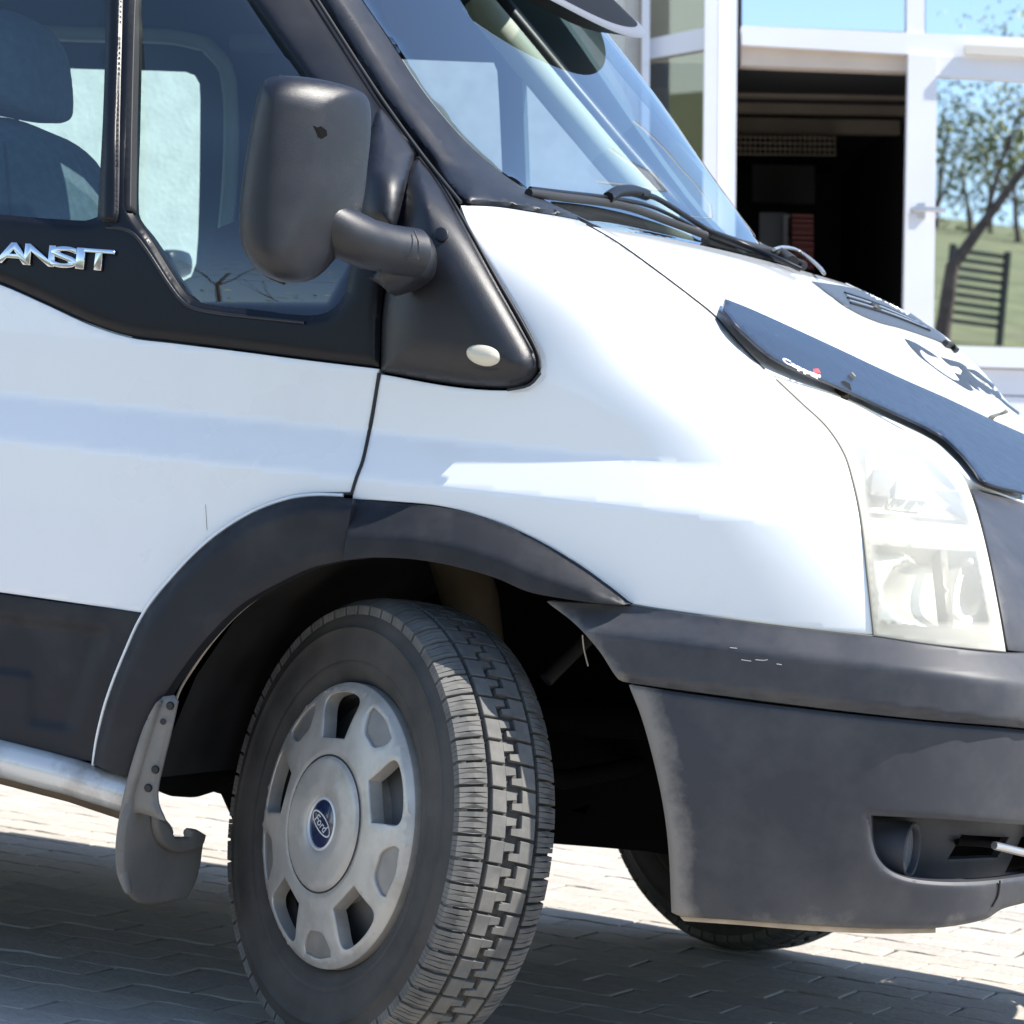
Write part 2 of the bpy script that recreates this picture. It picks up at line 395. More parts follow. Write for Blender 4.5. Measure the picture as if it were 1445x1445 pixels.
def text2d(s,size=1.0,spacing=1.0,shear=0.,bold=0.):
    c=bpy.data.curves.new('lettering','FONT'); c.body=s; c.size=size; c.space_character=spacing; c.shear=shear; c.offset=bold; c.fill_mode='FRONT' if hasattr(c,'fill_mode') else c.fill_mode
    c.resolution_u=6; o=bpy.data.objects.new('lettering',c); COL.objects.link(o)
    dg=bpy.context.evaluated_depsgraph_get(); me=o.evaluated_get(dg).to_mesh(); me.calc_loop_triangles()
    V=np.array([tuple(v.co)[:2] for v in me.vertices]); F=np.array([tuple(t.vertices) for t in me.loop_triangles])
    o.evaluated_get(dg).to_mesh_clear(); bpy.data.objects.remove(o); bpy.data.curves.remove(c)
    # weld duplicates
    key={}; idx=[]; U=[]
    for v in V:
        k=(round(float(v[0]),4),round(float(v[1]),4))
        if k not in key: key[k]=len(U); U.append(k)
        idx.append(key[k])
    F=np.array([[idx[i] for i in f] for f in F]); F=np.array([f for f in F if len(set(f))==3])
    return np.array(U),F
def lettering(name,s,mapf,material,parent,off,depth,S=Fb,**k):
    V,F=text2d(s,**k); pv=np.array([mapf(x,y) for x,y in V])
    a=pv[F]; area=(a[:,1,0]-a[:,0,0])*(a[:,2,1]-a[:,0,1])-(a[:,1,1]-a[:,0,1])*(a[:,2,0]-a[:,0,0])
    F=np.where((area>0)[:,None],F[:,::-1],F)
    return sheet(name,pv,F,material,parent,S,off,depth,.0004)

# ------------------------------------------------------------------ ground
def struct(o): o['kind']='structure'; return o
PAVER=mat('paver_concrete',(.41,.375,.33),.85,noise=(7,.13),bump=(160,.5,.0015),dirt=((.22,.20,.17),11,.5,.8,.4))
JOINT=mat('joint_sand',(.05,.044,.035),.95,noise=(40,.3))
GRASS=mat('meadow_grass',(.15,.165,.07),.9,noise=(1.2,.35),dirt=((.22,.19,.11),.5,.5,.75,.5))
GV=[(-40,-45,-.0035),(-40,60,-.0035),(60,60,-.0035),(60,-45,-.0035)]
ground=struct(link('paved_ground',GV,[(0,3,2,1)],JOINT,smooth=False))
ground['label']='pale interlocking concrete paving under and around the van'
LX,LY=.200,.125
def pedge(x): return .0055*math.sin(4*math.pi*x/LX)+.003*math.sin(2*math.pi*x/LX+.6)
def paver_geo(rot=0,h=.0):
    g=.0022; n=13; xs=np.linspace(-LX/2+g,LX/2-g,n); ring=[]
    for x in xs: ring.append((x,-LY/2+g+pedge(x)))
    for x in xs[::-1]: ring.append((x,LY/2-g+pedge(x)))
    c=np.mean(ring,0); V=[]; m_=len(ring)
    for s,z in ((.978,h),(1.0,h-.0015),(1.0,-.03)):
        for p in ring: q=c+(np.array(p)-c)*s if s<1 else np.array(p); V.append((q[0],q[1],z))
    F=[tuple(range(m_))]
    for r in range(2):
        for i in range(m_):
            j=(i+1)%m_; F.append((r*m_+j,r*m_+i,(r+1)*m_+i,(r+1)*m_+j))
    return V,F
PV,PF=paver_geo()
pvar=[]
for k in range(5):
    M_=mat('paver_%s'%'abcde'[k],tuple(np.array([(.42,.385,.34),(.395,.365,.32),(.41,.375,.33),(.435,.40,.35),(.38,.35,.31)][k])),.95,spec=.15,noise=(14,.16),bump=(70,.8,.004),dirt=((.2,.18,.155),11,.48,.8,.45))
    jt=rng.normal(0,.0016,(len(PV)//3,2)); me=bpy.data.meshes.new('paver'); me.from_pydata([(p[0]+jt[q%len(jt)][0],p[1]+jt[q%len(jt)][1],p[2]) for q,p in enumerate(PV)],[],PF); me.materials.append(M_); me.update(); pvar.append(me)
cells=[]; restV=[];restF=[]
ang=math.radians(1.2); ca,sa=math.cos(ang),math.sin(ang)
for j in range(-46,102):
    for i in range(-48,38):
        x=(i+(.5 if j%2 else 0))*LX; y=j*LY
        X,Y=ca*x-sa*y+.05,sa*x+ca*y
        if not(-9<X<7 and -4.5<Y<10): continue
        u,v=project(np.array([X,Y,0.])); vis=(-60<u<1500) and (1060<v<1500)
        # hidden behind the near wheel or the bumper
        hid=(350<u<760) or (v<1180 and u>330) or (960<u and v<1270) 
        cells.append((0 if vis and not hid else 1,math.hypot(X-CAM[0],Y-CAM[1]),X,Y))
cells.sort()
for n_,(k,d,X,Y) in enumerate(cells):
    dz=float(np.clip(rng.normal(0,.0009),-.001,.001)); rx,ry=np.clip(rng.normal(0,.005,2),-.009,.009); rz=ang+rng.normal(0,.006)
    if n_<300:
        o=bpy.data.objects.new('paver',pvar[rng.integers(5)]); COL.objects.link(o); o.parent=ground
        o.location=(X,Y,dz); o.rotation_euler=(rx,ry,rz)
    else:
        c,s=math.cos(rz),math.sin(rz); b=len(restV)
        restV+=[(X+c*p[0]-s*p[1],Y+s*p[0]+c*p[1],p[2]+dz+rx*p[1]-ry*p[0]) for p in PV[:len(PV)]]
        restF+=[tuple(b+q for q in f) for f in PF]
rest=link('paver_field',restV,restF,PAVER,ground,False); rest['kind']='stuff'

# ------------------------------------------------------------------ van
van=thing('parked_van','white van with black plastic trim and steered front wheel, parked across the foreground','van',(0,0,0))
A=van
# door skin and black waist trim
door=panel('front_door',[(-420,324),(-150,352),(0,403),(60,429),(130,461),(185,478),(240,485),(330,496),(430,509),(534,521.5),(532,540),(524,590),(512,648),(503,672),(496,694),
    (440,696),(400,702),(350,723),(300,757),(255,801),(225,837),(201,864),(120,852),(0,835),(-420,780)],PAINT,A,off=0,depth=.02,grid=10,corner=45,crease=True)
rear=panel('side_panel',[(-425,323),(-1000,300),(-2300,180),(-2300,560),(-1000,700),(-425,779)],PAINT,A,depth=.02,grid=30,t0=4,t1=10)
low=panel('side_cladding',[(-426,784),(-1000,705),(-2300,565),(-2300,740),(-1000,885),(-426,972)],FLARE,A,off=.004,depth=.02,grid=30,t0=4,t1=10)
W1=[(-405,-250),(152,-250),(150,0),(146,160),(138,306),(120,312),(0,303),(-405,262)]
W2=[(215,-200),(196,-80),(190,0),(185,180),(183,292),(190,308),(205,328),(252,403),(270,423),(300,431),(360,438),(430,446),(462,441),(484,420),(492,390),(503,330),(500,240),(470,160),(437,110),(358,0),(262,-140)]
sur=panel('window_surround',[(-420,-330),(245,-300),(345,-150),(446,0),(530,135),(574,205),(568,250),(556,320),(541,395),(536,450),(534,517),(430,504.5),(330,491.5),(240,480.5),(185,473.5),(130,456.5),(60,424.5),(0,398.5),(-150,347.5),(-420,319)],
    BLACKD,A,off=.004,depth=.03,grid=9,holes=[W1,W2],R=16,drop=.006,corner=40)
for nm,hole,t in (('window_glass',W1,0),('window_glass',W2,1)):
    g_=panel(nm,[tuple(np.array(p)+np.sign(np.array(p)-np.array([[-130,30],[340,200]][t]))*8) for p in hole],SIDEGLASS,A,off=-.010,depth=.0,grid=26,bevel=0)
    g_['label']='tinted '+('rear pane' if t==0 else 'front pane')+' of the door window'
rs=panel('rear_surround',[(-425,-330),(-1000,-380),(-2300,-300),(-2300,175),(-1000,295),(-425,318)],BLACKD,A,off=.002,depth=.03,grid=30,t0=4,t1=10,
      holes=[[(-470,-250),(-1250,-260),(-1250,215),(-470,262)],[(-1330,-260),(-2200,-230),(-2200,130),(-1330,208)]])
for h_ in ([(-460,-260),(-1260,-270),(-1260,225),(-460,272)],[(-1320,-270),(-2210,-240),(-2210,140),(-1320,218)]):
    panel('rear_window',h_,SIDEGLASS,A,off=-.006,depth=0,grid=60,bevel=0,t0=4,t1=10)
panel('window_divider',[(154,-260),(178,-262),(172,0),(168,160),(166,300),(163,313),(146,312),(142,306),(146,160),(152,0)],BLACKD,A,off=.010,depth=.02,grid=4,R=10,drop=.005)
panel('window_seal',[(184,-262),(214,-215),(197,-80),(190,0),(185,180),(183,296),(176,296),(173,160),(178,0)],SEAL,A,off=.003,depth=.02,grid=8)
# rolled lip under the window
def lipline(pts,r,name,m_,off,parent=A,S=Fb,seg=8):
    c=curve(pts,8,closed=False); P=cast(c,S,off); return tube(name,P[~np.isnan(P[:,0])],r,m_,parent,seg)
lipline([(150,321),(172,323),(188,330),(206,352),(246,412),(266,432),(300,441),(360,448),(430,455)],.0028,'trim_lip',BLACK,.004)
# badge: TRANSIT in separate chrome letters (the first ones lie outside the photograph)
def badge():
    base=[(-88,.0,'T'),(-54,0,'R'),(-8,0,'A'),(33,0,'N'),(70,0,'S'),(106,0,'I'),(116,0,'T')]
    wd={'T':42,'R':38,'A':50,'N':42,'S':36,'I':12,'T2':42}
    for i,(x,_,ch) in enumerate(base):
        V,F=text2d(ch,bold=.018); lo,hi=V.min(0),V.max(0); wpx=[42,38,50,42,37,11,42][i]
        if i in (0,1,2,3,4,5,6):
            pv=[]
            for a,b in V:
                s=(a-lo[0])/(hi[0]-lo[0]); t=(b-lo[1])/(hi[1]-lo[1])
                uu=x+s*wpx+t*3; base_=363+.078*(x+s*wpx-10); pv.append((uu,base_+8-(t*29)))
            pv=np.array(pv); a=pv[F]; area=(a[:,1,0]-a[:,0,0])*(a[:,2,1]-a[:,0,1])-(a[:,1,1]-a[:,0,1])*(a[:,2,0]-a[:,0,0])
            F=np.where((area>0)[:,None],F[:,::-1],F)
            sheet('badge_letter',pv,F,CHROME,sur,off=.0078,depth=.004,bevel=.0009)
badge()
# sill of black cladding under the door
def cladoff(p):
    v0=835+.135*p[:,0]          # top edge line
    d=p[:,1]-v0; o=np.zeros(len(p))
    k=np.clip((d-28)/14,0,1); o-=.010*k*k*(3-2*k)
    edge=170-(p[:,1]-850)*.33; e=np.clip((p[:,0]-(edge-22))/22,0,1); o+=.010*k*k*(3-2*k)*e
    k3=np.clip((d-172)/14,0,1); o+=.008*k3*(1-e)
    k2=(np.clip((d-108)/7,0,1))*np.clip((48-p[:,0])/10,0,1); o+=.007*k2*(1-k3)
    return o
panel('door_cladding',[(-420,785),(0,839.5),(60,848),(120,856),(150,859),(199,867),(175,920),(150,985),(137,1040),(131,1074),(60,1063),(0,1052),(-420,972)],FLARE,A,off=.004,depth=.02,grid=7,offf=cladoff)
# wheel arch mouldings
doorA=[(496,705),(440,702),(400,709),(348,730),(292,769),(240,822),(204,868),(178,922),(153,987),(139,1040),(132,1078)]
doorB=[(483,790),(440,800),(400,818),(340,852),(290,900),(250,952),(226,990),(208,1030),(196,1062),(186,1097)]
def archoff(A_,B_,h=.032,lo=.012):
    def f(p):
        da=distpoly(p,list(A_)+list(A_)[::-1]); db=distpoly(p,list(B_)+list(B_)[::-1]); s=da/(da+db+1e-6)
        return lo+(h-lo)*np.clip(s/.16,0,1)**.6-.006*np.clip((s-.80)/.2,0,1)**2
    return f
panel('door_arch_moulding',doorA+[(160,1090)]+doorB[::-1],FLARE,A,off=0,depth=.03,grid=8,offf=archoff(doorA,doorB),corner=50)
fenA=[(498,706),(560,711),(620,717),(680,731),(740,755),(800,788),(850,822),(884,848)]
fenB=[(484,790),(520,786),(580,788),(640,798),(700,815),(745,834),(790,843),(840,850),(880,853)]
def fenoff(p):
    da=distpoly(p,fenA+fenA[::-1]); db=distpoly(p,fenB+fenB[::-1]); s=da/(da+db+1e-6)
    s2=np.clip(s/.62,0,1); o=.004+.034*s2**.8
    return o*np.clip((895-p[:,0])/60,.15,1)**.5
panel('fender_arch_moulding',fenA+[(888,852)]+fenB[::-1],FLARE,A,off=0,depth=.05,grid=7,offf=fenoff,corner=45)
# white body flange seen as a pale line round the door part of the arch
lipline([(484,699),(440,698.5),(400,705),(348,726),(291,765),(238,819),(202,866),(176,921),(151,986),(137,1040),(131,1082)],.0028,'arch_flange',PAINT,.006)
lipline([(430,806),(390,826),(340,862),(300,905),(268,950),(252,978),(243,1010)],.0022,'arch_liner_edge',BEIGE,-.012)
# fender
fen=panel('front_fender',[(538,529),(640,547),(715,552),(745,546),(763,530),(763,505),(745,463),(705,395),(662,318),(651,290),(700,292),(748,299),(812,310),(827,316),
    (870,340),(930,383),(984,424),(1008,445),(1030,470),(1052,494),(1078,520),(1100,540),(1130,568),(1165,602),(1190,640),(1203,680),(1214,732),(1223,812),(1231,895),
    (1100,881),(1000,868),(930,858),(889,851),(884,846),(850,820),(800,786),(740,752),(680,728),(620,713),(560,707),(498,703),(499,695),(513,652),(526,600),(535,545)],PAINT,A,depth=.02,grid=9,corner=40,crease=True)
# sail panel with indicator
sail=panel('sail_panel',[(592,220),(622,262),(656,319),(701,400),(740,470),(756,503),(757,522),(744,538),(715,546),(640,541),(538,524),(539,455),(546,400),(563,322),(572,268),(582,228)],
    BLACK,A,off=.022,depth=.035,grid=6,R=60,drop=.024,corner=42)
for c_ in ((622,330),):
    panel('clip_cover',[(c_[0]+9*math.cos(a),c_[1]+9*math.sin(a)) for a in np.linspace(0,6.283,13)[:-1]],BLACK,sail,off=.0228,depth=.003,grid=6)
ind=pillow('indicator_lamp',[(685+27*math.cos(a),500+18*math.sin(a)+3*math.cos(a)) for a in np.linspace(0,6.283,17)[:-1]],cast([[685,500]],Fb,.016)[0][1],.016,18,CREAM,A,grid=4)
panel('indicator_bezel',[(685+31*math.cos(a),501+21.5*math.sin(a)+3*math.cos(a)) for a in np.linspace(0,6.283,17)[:-1]],SEAL,A,off=.018,depth=.01,grid=6)
lipline([(560,186),(592,216),(618,250),(655,312),(700,392),(741,463),(760,503),(762,527),(747,543),(716,550)],.0024,'panel_gap_seal',SEAL,.006)
# A pillar
pil=panel('windscreen_pillar',[(250,-300),(352,-150),(452,0),(538,135),(604,222),(654,287),(700,289),(750,296),(815,308),(806,300),(784,290),(744,268),(700,238),(650,192),(598,130),(545,50),(508,-4),(410,-150),(318,-300)],
    BLACK,A,off=.020,depth=.03,grid=6,R=46,drop=.026,corner=50)
lipline([(352,-146),(440,-12),(532,130),(596,219),(650,286)],.003,'door_seal',SEAL,.010)
# hood, windscreen: graphs over (y,z)
def xsurf(y,z,off=0):
    hw=YC-INS(z); n=NN(z); x0=X0(z); a=np.clip(np.abs(y-YC)/hw,0,.9995)
    return x0+(XF(z)-x0)*(1-a**n)**(1/n)
def yzpanel(name,ol,material,parent,off=0,depth=.012,grid=.03,bevel=.0012,holes=()):
    K=1000.; o2=np.array(ol)*K; o2[:,1]*=-1
    pv,F=triangulate(o2,[],grid*K); y,z=pv[:,0]/K,-pv[:,1]/K
    P=np.stack([xsurf(y,z),y,z],-1); Nn=grad(P,Fb); P=P+Nn*off
    F=F[:,::-1]
    fn=np.cross(P[F[0][1]]-P[F[0][0]],P[F[0][2]]-P[F[0][0]])
    if fn@Nn[F[0][0]]<0: F=F[:,::-1]
    V,FF,_=thicken(P,Nn,F,depth,bevel); return link(name,V,FF,material,parent)
def chain(px,off=0):
    P=cast(curve(px,14,closed=False),Fb,off); P=P[~np.isnan(P[:,0])]; return [(p[1],p[2]) for p in P]
hoodside=chain([(829,319),(872,343),(932,386),(986,427),(1010,448),(1032,473),(1054,497),(1080,521),(1092,528),(1190,560),(1270,601),(1332,641),(1366,674),(1386,686)])
h0,h1=hoodside[0],hoodside[-1]
cowl=[(h0[0]+(YC-h0[0])*t,h0[1]+.014*math.sin(t*math.pi/2)) for t in np.linspace(0,1,14)][1:]
front=[(h1[0]+(YC-h1[0])*t,h1[1]-.03*math.sin(t*math.pi/2)) for t in np.linspace(0,1,12)][1:]
half=cowl[::-1]+hoodside+front     # centre top -> near seam -> centre front
ol=half+[(2*YC-y,z) for y,z in half[::-1]][1:-1]
hood=yzpanel('bonnet',ol,PAINT,A,off=0,depth=.02,grid=.022)
# windscreen
wsl=chain([(813,311),(786,291),(744,266),(700,236),(650,190),(598,128),(545,48),(508,-6),(420,-150)],-.003)
top=wsl[-1]; wt=[(top[0]+(YC-top[0])*t,top[1]+.0*t) for t in np.linspace(0,1,14)][1:]
wb=[(h0[0]+(YC-h0[0])*t,h0[1]+.004+.014*math.sin(t*math.pi/2)) for t in np.linspace(0,1,16)]
half=wb[::-1]+wsl+wt
ol=half+[(2*YC-y,z) for y,z in half[::-1]][1:-1]
yzpanel('windscreen',ol,SCREEN,A,off=-.004,depth=0,grid=.03,bevel=0)
farp=[(2*YC-y,z) for y,z in wsl]; P=np.array([[float(xsurf(np.array(y),np.array(z))),y,z] for y,z in farp]); 
tube('far_pillar_trim',P+np.array([-.135,-.05,-.03]),.030,mat('pillar_trim_beige',(.62,.60,.52),.7),A,10)
tube('far_windscreen_pillar',P+np.array([-.125,.0,-.012]),.022,BLACKD,A,10)
# cowl strip (black) at the foot of the windscreen
cw=[(h0[0]+(YC-h0[0])*t,h0[1]+.014*math.sin(t*math.pi/2)) for t in np.linspace(-.02,2.02,60)]
cwP=[]
for y,z in [(h0[0]+(2*(YC-h0[0]))*t,h0[1]+.014*math.sin(t*math.pi)) for t in np.linspace(0,1,50)]:
    cwP.append(((float(xsurf(np.array(y),np.array(z-.02))),y,z-.035),(float(xsurf(np.array(y),np.array(z+.004))),y,z-.008),(float(xsurf(np.array(y),np.array(z+.02)))-.004,y,z+.012)))
V=[p for r in cwP for p in r]; F=[]
for i in range(len(cwP)-1):
    for k in range(2): F.append((3*i+k,3*i+3+k,3*i+4+k,3*i+1+k))
link('cowl_strip',V,F,BLACKD,A)
lipline([(828,317),(871,342),(931,385),(985,426),(1009,446),(1031,471),(1053,495),(1079,521)],.0016,'bonnet_shut_line',SEAL,.0012)
lipline([(535,526),(532,545),(524,592),(512,650),(503,674),(496,697)],.0027,'door_shut_line',SEAL,.0005)
lipline([(496,697),(470,697),(440,698),(420,700)],.0022,'door_shut_line',SEAL,.0025)
LLINE=mat('lamp_joint',(.16,.155,.12),.7)
lipline([(1096,536),(1130,568),(1166,602),(1191,640),(1204,680),(1215,732),(1224,812),(1233,896)],.0016,'lamp_joint',LLINE,.0008)
lipline([(1233,898),(1300,908),(1360,915),(1419,921)],.002,'lamp_joint',SEAL,.0)
lipline([(889,853),(930,860),(1000,870),(1100,883),(1231,898)],.0016,'wing_lower_joint',LLINE,.0016)
for p_ in ([(1046,931),(1060,933)],[(1066,931),(1078,932),(1083,931)],[(1096,937),(1103,938)],[(1030,914),(1040,915)]): lipline(p_,.0006,'scratch',mat('scratch_grey',(.4,.4,.4),.6),.0325 if p_[0][1]>920 else .031)
lipline([(290,712),(291,730),(292,748)],.0003,'paint_scratch',LLINE,.0004)
# ------------------------------------------------------------------ front end
lensout=[(1083,523),(1100,537),(1132,567),(1168,602),(1193,640),(1206,680),(1217,732),(1226,812),(1235,896),(1300,906),(1360,913),(1419,919),(1409,860),(1393,780),(1376,715),(1360,675),
         (1340,650),(1310,624),(1268,604),(1190,563),(1092,531)]
def hazef(p):
    a=np.clip((750-p[:,1])/120,0,1)*.40; d=distpoly(p,lensout); e=np.clip(1-(d-4)/20,0,1)*.8
    b=np.clip((640-p[:,1])/30,0,1)*.95
    c=np.clip((p[:,1]-872)/12,0,1)*.7
    m_=np.clip(1-np.abs(p[:,1]-(748+.10*(p[:,0]-1220)))/26,0,1)*.6
    return np.clip(np.maximum.reduce([a,e,b,c,m_,np.full(len(p),.33)]),0,.96)
hl=panel('headlight',lensout,LENS,A,off=.001,depth=.02,grid=7,dustf=hazef,corner=45)
panel('lamp_housing',[(1100,545),(1160,600),(1192,650),(1212,740),(1230,893),(1415,916),(1388,780),(1355,676),(1310,634),(1190,572)],LININ,hl,off=-.085,depth=.0,grid=14)
HW=mat('lamp_reflector_silver',(.9,.89,.85),.25,metal=.5)
panel('reflector_bowl',[(1232,775),(1395,790),(1408,890),(1240,880)],HW,hl,off=-.05,depth=.03,grid=8,offf=lambda p:-.035*np.clip(1-((p[:,0]-1320)**2/75**2+(p[:,1]-832)**2/50**2),0,1)**.5)
panel('reflector_bowl',[(1222,640),(1320,650),(1365,690),(1375,735),(1228,722)],HW,hl,off=-.05,depth=.03,grid=8,offf=lambda p:-.03*np.clip(1-((p[:,0]-1290)**2/60**2+(p[:,1]-690)**2/40**2),0,1)**.5)
panel('lamp_divider',[(1222,730),(1378,742),(1390,778),(1230,768)],LININ,hl,off=-.03,depth=.03,grid=12)
panel('side_lamp_shade',[(1234,662),(1256,662),(1254,700),(1229,697)],LAMPGREY,hl,off=-.022,depth=.02,grid=8)
panel('crystal_insert',[(1268,664),(1305,666),(1310,706),(1264,702)],REFLECT,hl,off=-.026,depth=.02,grid=4,offf=lambda p:.006*np.sin(p[:,0]*.55)*np.sin(p[:,1]*.5))
panel('lamp_rib',[(1328,775),(1336,776),(1345,884),(1337,884)],LAMPGREY,hl,off=-.03,depth=.02,grid=8)
hole=[(1228,1150),(1330,1155),(1445,1163),(1560,1170),(1560,1222),(1445,1238),(1370,1246),(1295,1243),(1255,1230),(1234,1203)]
buA=[(772,849),(812,880),(846,918),(873,958)]
def upoff(p):
    vt=849+.112*(p[:,0]-772); d=p[:,1]-vt
    cr=34+.012*(p[:,0]-900); k=np.clip(d/cr,0,1); o=.026*k
    vs=962+.1165*(p[:,0]-885); o-=.012*np.clip((p[:,1]-(vs-5))/5,0,1)
    return o*np.clip((p[:,0]-760)/60,.3,1)
bump=panel('front_bumper',[(772,849),(889,856),(930,862),(1000,872),(1100,885),(1232,900),(1300,910),(1420,923),(1500,919),(1560,914),(1700,902),(1700,1008),(1560,1032),(1505,1035),(1445,1026.5),(1300,1014),(1165,999),(1000,978),(886,962),(873,958),(846,918),(812,880)],
    GREY,A,off=.006,depth=.04,grid=8,offf=upoff,dustf=lambda p:np.clip(.42-distpoly(p,buA+buA[::-1])/70,0,1)+np.clip(.12*(p[:,0]-1300)/100,0,.2),corner=40,fdir=(.25,-.97,0))
loA=[(888,966),(905,1010),(922,1070),(936,1135),(944,1200),(948,1287)]
bumplow=panel('lower_bumper',[(888,967),(1000,984),(1165,1005),(1300,1019),(1445,1031.5),(1505,1040),(1560,1037),(1700,1013),(1700,1212),(1600,1232),(1500,1260),(1445,1274),(1413,1283),(1390,1297),(1320,1309),(1240,1309),(1150,1305),(1050,1298),(960,1292),(948,1287),(944,1200),(936,1135),(922,1070),(905,1010)],
    GREY,A,off=.020,depth=.055,grid=8,R=9,drop=.004,holes=[hole],dustf=lambda p:np.clip(.82-distpoly(p,loA+loA[::-1])/62,0,1)+np.clip((p[:,1]-1240)/60,0,1)*.25,corner=40,fdir=(.25,-.97,0))
panel('bumper_lip',[(960,1294),(1050,1300),(1150,1307),(1240,1311),(1320,1311),(1320,1316),(1240,1317),(1150,1313),(1050,1305),(965,1299)],BEIGE,A,off=.004,depth=.05,grid=6)
lipline([(1411,1243),(1409,1262),(1400,1280)],.0016,'bumper_seam',SEAL,.021)
panel('fog_recess',[(1210,1140),(1445,1150),(1580,1160),(1580,1240),(1445,1260),(1260,1250),(1215,1215)],GREY,A,off=-.052,depth=.01,grid=9,
      holes=[[(1357,1177),(1425,1181),(1408,1211),(1336,1214)],[(1442,1180),(1560,1185),(1560,1226),(1418,1232)]])
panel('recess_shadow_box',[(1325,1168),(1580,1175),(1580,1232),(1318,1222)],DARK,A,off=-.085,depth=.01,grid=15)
def cylx(name,c,r0,r1,x0,x1,m_,parent,cap=True,seg=32,ax=(1,0,0)):
    ax=np.array(ax,float); ax/=np.linalg.norm(ax); a=np.cross(ax,[0,0,1.]); a/=np.linalg.norm(a); b=np.cross(ax,a); V=[];F=[]
    c=np.array(c)
    for x,r in ((x0,r0),(x1,r1)):
        for k in range(seg): t=2*math.pi*k/seg; V.append(c+ax*x+r*(math.cos(t)*a+math.sin(t)*b))
    F=[(k,(k+1)%seg,seg+(k+1)%seg,seg+k) for k in range(seg)]
    if cap: F.append(tuple(range(seg,2*seg))); 
    F.append(tuple(range(seg))[::-1])
    return link(name,V,F,m_,parent,sharp=40)
fc=cast([[1275,1198]],Fb,-.025)[0]
fog=cylx('fog_lamp',fc,.040,.040,-.07,.012,GREY,A,cap=False)
cylx('fog_glass',fc,.033,.033,-.004,.004,mat('fog_glass_grey',(.18,.19,.2),.12,coat=1),fog)
V=[];F=[]
for k in range(32):
    t=2*math.pi*k/32
    for r,x in ((.040,.012),(.0375,.0145),(.034,.012),(.033,.0)): V.append(fc+np.array([x,-r*math.sin(t),r*math.cos(t)]))
for k in range(32):
    for j in range(3): F.append((4*k+j,4*((k+1)%32)+j,4*((k+1)%32)+j+1,4*k+j+1))
link('fog_ring',V,F,GREY,fog)
lipline([(1403,1193),(1420,1197),(1445,1203),(1500,1212)],.006,'tow_hook',SILVER,.006)
lipline([(1350,1188),(1400,1192),(1440,1202)],.005,'lamp_bracket',DARK,-.045)
# nose panel beside the headlight
nose=panel('front_grille_surround',[(1384,692),(1400,696),(1445,704),(1500,716),(1560,760),(1620,820),(1690,895),(1560,908),(1500,914),(1452,919),(1423,917),(1413,860),(1397,780),(1381,715),(1372,690)],GREY,A,off=-.006,depth=.03,grid=10)
# bonnet deflector
defl=panel('bonnet_deflector',[(1025,422),(1060,436),(1120,463),(1187,494),(1240,519),(1291,542),(1330,559),(1360,573),(1400,592),(1445,612),(1453,616),(1453,696),(1445,694),(1388,678),(1376,662),(1358,640),(1326,612),(1256,578),(1184,545),(1097,507),(1049,468),(1022,438)],
    DEFL,A,off=.030,depth=.0035,grid=7,corner=42,ymax=1.9,offf=lambda p:-.010*np.clip(1-distpoly(p,[(1025,422),(1187,494),(1291,542),(1445,612),(1600,690),(1600,690.1),(1445,612.1),(1291,542.1),(1187,494.1)])/22,0,1)**1.0)
for q in ((1203,530),):
    pz=cast([q],Fb,.034)[0]; n_=grad(pz[None],Fb)[0]
    cylx('screw_cap',pz,.0065,.005,-.004,.003,LAMPGREY,defl,ax=n_,seg=20)
    tube('deflector_bracket',[cast([(1190,548)],Fb,.022)[0],cast([(1189,556)],Fb,.002)[0]],.013,SEAL,defl,8)
def dmap(x,y):
    return (1105+x*17.5-y*1.5, 510+x*8.6-y*9.5)
lettering('maker_print','Capper',dmap,WHITEPRINT,defl,.0305,.0003,size=1.0,bold=.03)
panel('red_print',[(1148,521),(1155,520),(1158,526),(1149,524)],REDPRINT,defl,off=.031,depth=.0003,grid=5)
panel('white_rule_print',[(1133,521),(1158,529),(1158,531),(1133,523)],WHITEPRINT,defl,off=.031,depth=.0003,grid=5)
# vent on the bonnet
VENTM=mat('vent_plastic',(.05,.055,.06),.35)
vent=panel('bonnet_vent',[(1147,397),(1172,416),(1201,436),(1239,453),(1272,462),(1308,474),(1334,484),(1345,492),(1332,474),(1300,452),(1270,432),(1239,417),(1210,408),(1187,403)],VENTM,A,off=.004,depth=.006,grid=5,corner=50,ymax=1.9)
for i in range(5):
    t=i/4; a=(1192+t*8,413+t*14.5); b=(1290+t*22,452+t*14)
    pts=[(a[0]+(b[0]-a[0])*k/8,a[1]+(b[1]-a[1])*k/8+2.5*math.sin(math.pi*k/8)*-1) for k in range(9)]
    lipline(pts,.0022,'vent_slat',SILVER if i%2 else BLACKD,.006,vent)
pz=cast([(1233,434)],Fb,.004)[0]
nz=pillow('washer_nozzle',[(1226,432),(1231,426),(1240,430),(1244,439),(1236,441)],pz[1],.016,7,SEAL,A,grid=3)
lipline([(1334,484),(1343,487),(1350,495)],.006,'vent_end_cap',SEAL,.008)
